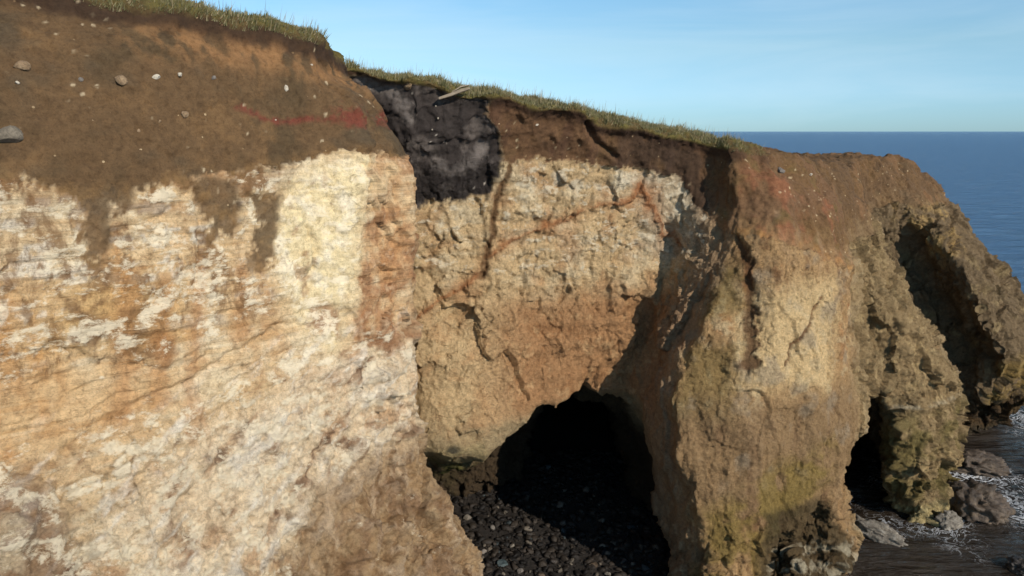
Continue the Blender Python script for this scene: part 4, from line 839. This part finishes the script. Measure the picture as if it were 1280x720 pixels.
# broken pipe or plank poking out of the ash
def plank():
    import bmesh
    p, n = onface(*ray(572, 120, 21.1))
    root = bpy.data.objects.new('broken_plank', None); COL.objects.link(root); root.location = p; root['label'] = 'pale split plank end poking out of the top of the black ash'; root['category'] = 'plank'
    m, nt, b = new_mat('bleached_wood'); tc = node(nt, 'ShaderNodeTexCoord').outputs['Object']; mp = node(nt, 'ShaderNodeMapping'); mp.inputs['Scale'].default_value = (1, 8, 8); nt.links.new(tc, mp.inputs[0])
    nt.links.new(ramp(nt, noise_n(nt, mp.outputs[0], 4, 6), [(.3, (.16, .12, .08)), (.7, (.40, .33, .24))]), b.inputs['Base Color']); b.inputs['Roughness'].default_value = .9
    for nm, pts in (('board', [(-.42, -.14, .055), (-.1, -.04, .07), (.2, .07, .07), (.42, .13, .05)]), ('splinter', [(-.05, .03, .02), (.18, .17, .035), (.42, .21, .02)])):
        bm_ = bmesh.new(); rings = []
        for (u, v_, h) in pts:
            rings.append([bm_.verts.new((u+.01*random.random(), yy, v_+zz)) for yy, zz in ((-.16, -h*.6), (.05, -h*.7), (.05, h*.7), (-.16, h*.6))])
        for a, c in zip(rings[:-1], rings[1:]):
            for i in range(4): bm_.faces.new((a[i], a[(i+1) % 4], c[(i+1) % 4], c[i]))
        bm_.faces.new(rings[0][::-1]); bm_.faces.new(rings[-1]); bmesh.ops.recalc_face_normals(bm_, faces=bm_.faces)
        bmesh.ops.bevel(bm_, geom=bm_.edges[:], offset=.008, segments=1, affect='EDGES')
        mh = bpy.data.meshes.new(nm); bm_.to_mesh(mh); bm_.free(); mh.materials.append(m); o = bpy.data.objects.new(nm, mh); COL.objects.link(o); o.parent = root
plank()

# ------------------------------------------------------------------ rough grass along the cliff top
def grass():
    up = Nn[:, 2] > .25
    lip = (dtop < .27) & up & (V[:, 1] < 32)
    d12 = plan_sdf(V[:, 0], V[:, 1], int(round((15-NZ[0])/.2)))
    keepv = lip & ((S < 4.5) | (S > 6.6)) & (d12 > -3.4) & (S > 1.2) & (S < 14.9)
    idx = np.nonzero(keepv)[0]; rs = np.random.RandomState(3)
    dens = .75*sstep(-3.4, -1.2, d12[idx])+.25; dens *= 1-.85*sstep(13.2, 14.9, S[idx]+.6*n1[idx]); dens *= np.clip(.75+1.2*n2[idx], .1, 1.3)
    n_bl = 70000; pr_ = dens/dens.sum(); pick = rs.choice(idx, n_bl, p=pr_)
    base = V[pick]+np.stack([rs.uniform(-.04, .04, n_bl), rs.uniform(-.04, .04, n_bl), np.full(n_bl, -.015)], 1)
    clump = fbm(base.astype(np.float32), 2.2, 3, seed=70); tall = rs.rand(n_bl) < .02
    ln = .82*(.05+.09*rs.rand(n_bl)**1.5)*(1+2.4*np.clip(clump+.1, -.3, 1)); ln = np.where(tall, rs.uniform(.2, .42, n_bl), ln)
    wd = np.where(tall, .006, rs.uniform(.006, .012, n_bl))
    ang = rs.uniform(0, 2*np.pi, n_bl); lean = rs.uniform(.1, .9, n_bl)*np.where(tall, .4, 1); ld = rs.normal(0, 1, n_bl)+.9
    dirv = np.stack([np.cos(ld)*lean, np.sin(ld)*lean, np.ones(n_bl)], 1); nn = Nn[pick]; dirv = dirv+nn*.7; dirv /= np.linalg.norm(dirv, axis=1)[:, None]
    sd_ = np.stack([np.cos(ang), np.sin(ang), 0*ang], 1)*wd[:, None]
    mid = base+dirv*ln[:, None]*.55; droop = np.stack([dirv[:, 0]*.6, dirv[:, 1]*.6, -.25*np.ones(n_bl)*lean], 1)
    tip = mid+(dirv*.45+droop*.25)*ln[:, None]
    v = np.stack([base-sd_, base+sd_, mid+sd_*.7, mid-sd_*.7, tip+sd_*.12, tip-sd_*.12], 1).reshape(-1, 3)
    o_ = np.arange(n_bl)*6; f = np.concatenate([np.stack([o_, o_+1, o_+2, o_+3], 1), np.stack([o_+3, o_+2, o_+4, o_+5], 1)])
    me = mesh_from(v, f, 'grass')
    g = np.clip(.5+.9*fbm(base.astype(np.float32), 1.1, 3, seed=71)+rs.normal(0, .18, n_bl), 0, 1)
    c0 = np.array([.12, .125, .045]); c1 = np.array([.24, .21, .095]); c2 = np.array([.42, .34, .19]); c = c0*(1-g[:, None])+c1*g[:, None]
    dry = (rs.rand(n_bl) < .22) | tall; c = np.where(dry[:, None], c2*rs.uniform(.5, 1, n_bl)[:, None], c)
    cc = np.repeat(c, 6, axis=0); a = me.attributes.new('tint', 'FLOAT_COLOR', 'POINT'); a.data.foreach_set('color', np.concatenate([cc, np.ones((len(cc), 1))], 1).astype(np.float32).ravel())
    m, nt, b = new_mat('grass_blade'); nt.links.new(node(nt, 'ShaderNodeAttribute', attribute_name='tint').outputs['Color'], b.inputs['Base Color']); b.inputs['Roughness'].default_value = .7
    tr = node(nt, 'ShaderNodeBsdfTranslucent'); nt.links.new(node(nt, 'ShaderNodeAttribute', attribute_name='tint').outputs['Color'], tr.inputs[0]); ms = node(nt, 'ShaderNodeMixShader'); ms.inputs[0].default_value = .25
    nt.links.new(b.outputs[0], ms.inputs[1]); nt.links.new(tr.outputs[0], ms.inputs[2]); nt.links.new(ms.outputs[0], nt.nodes['Material Output'].inputs[0])
    me.materials.append(m); o = bpy.data.objects.new('grass', me); COL.objects.link(o); o['kind'] = 'stuff'
grass()
print('script', time.time()-T0)
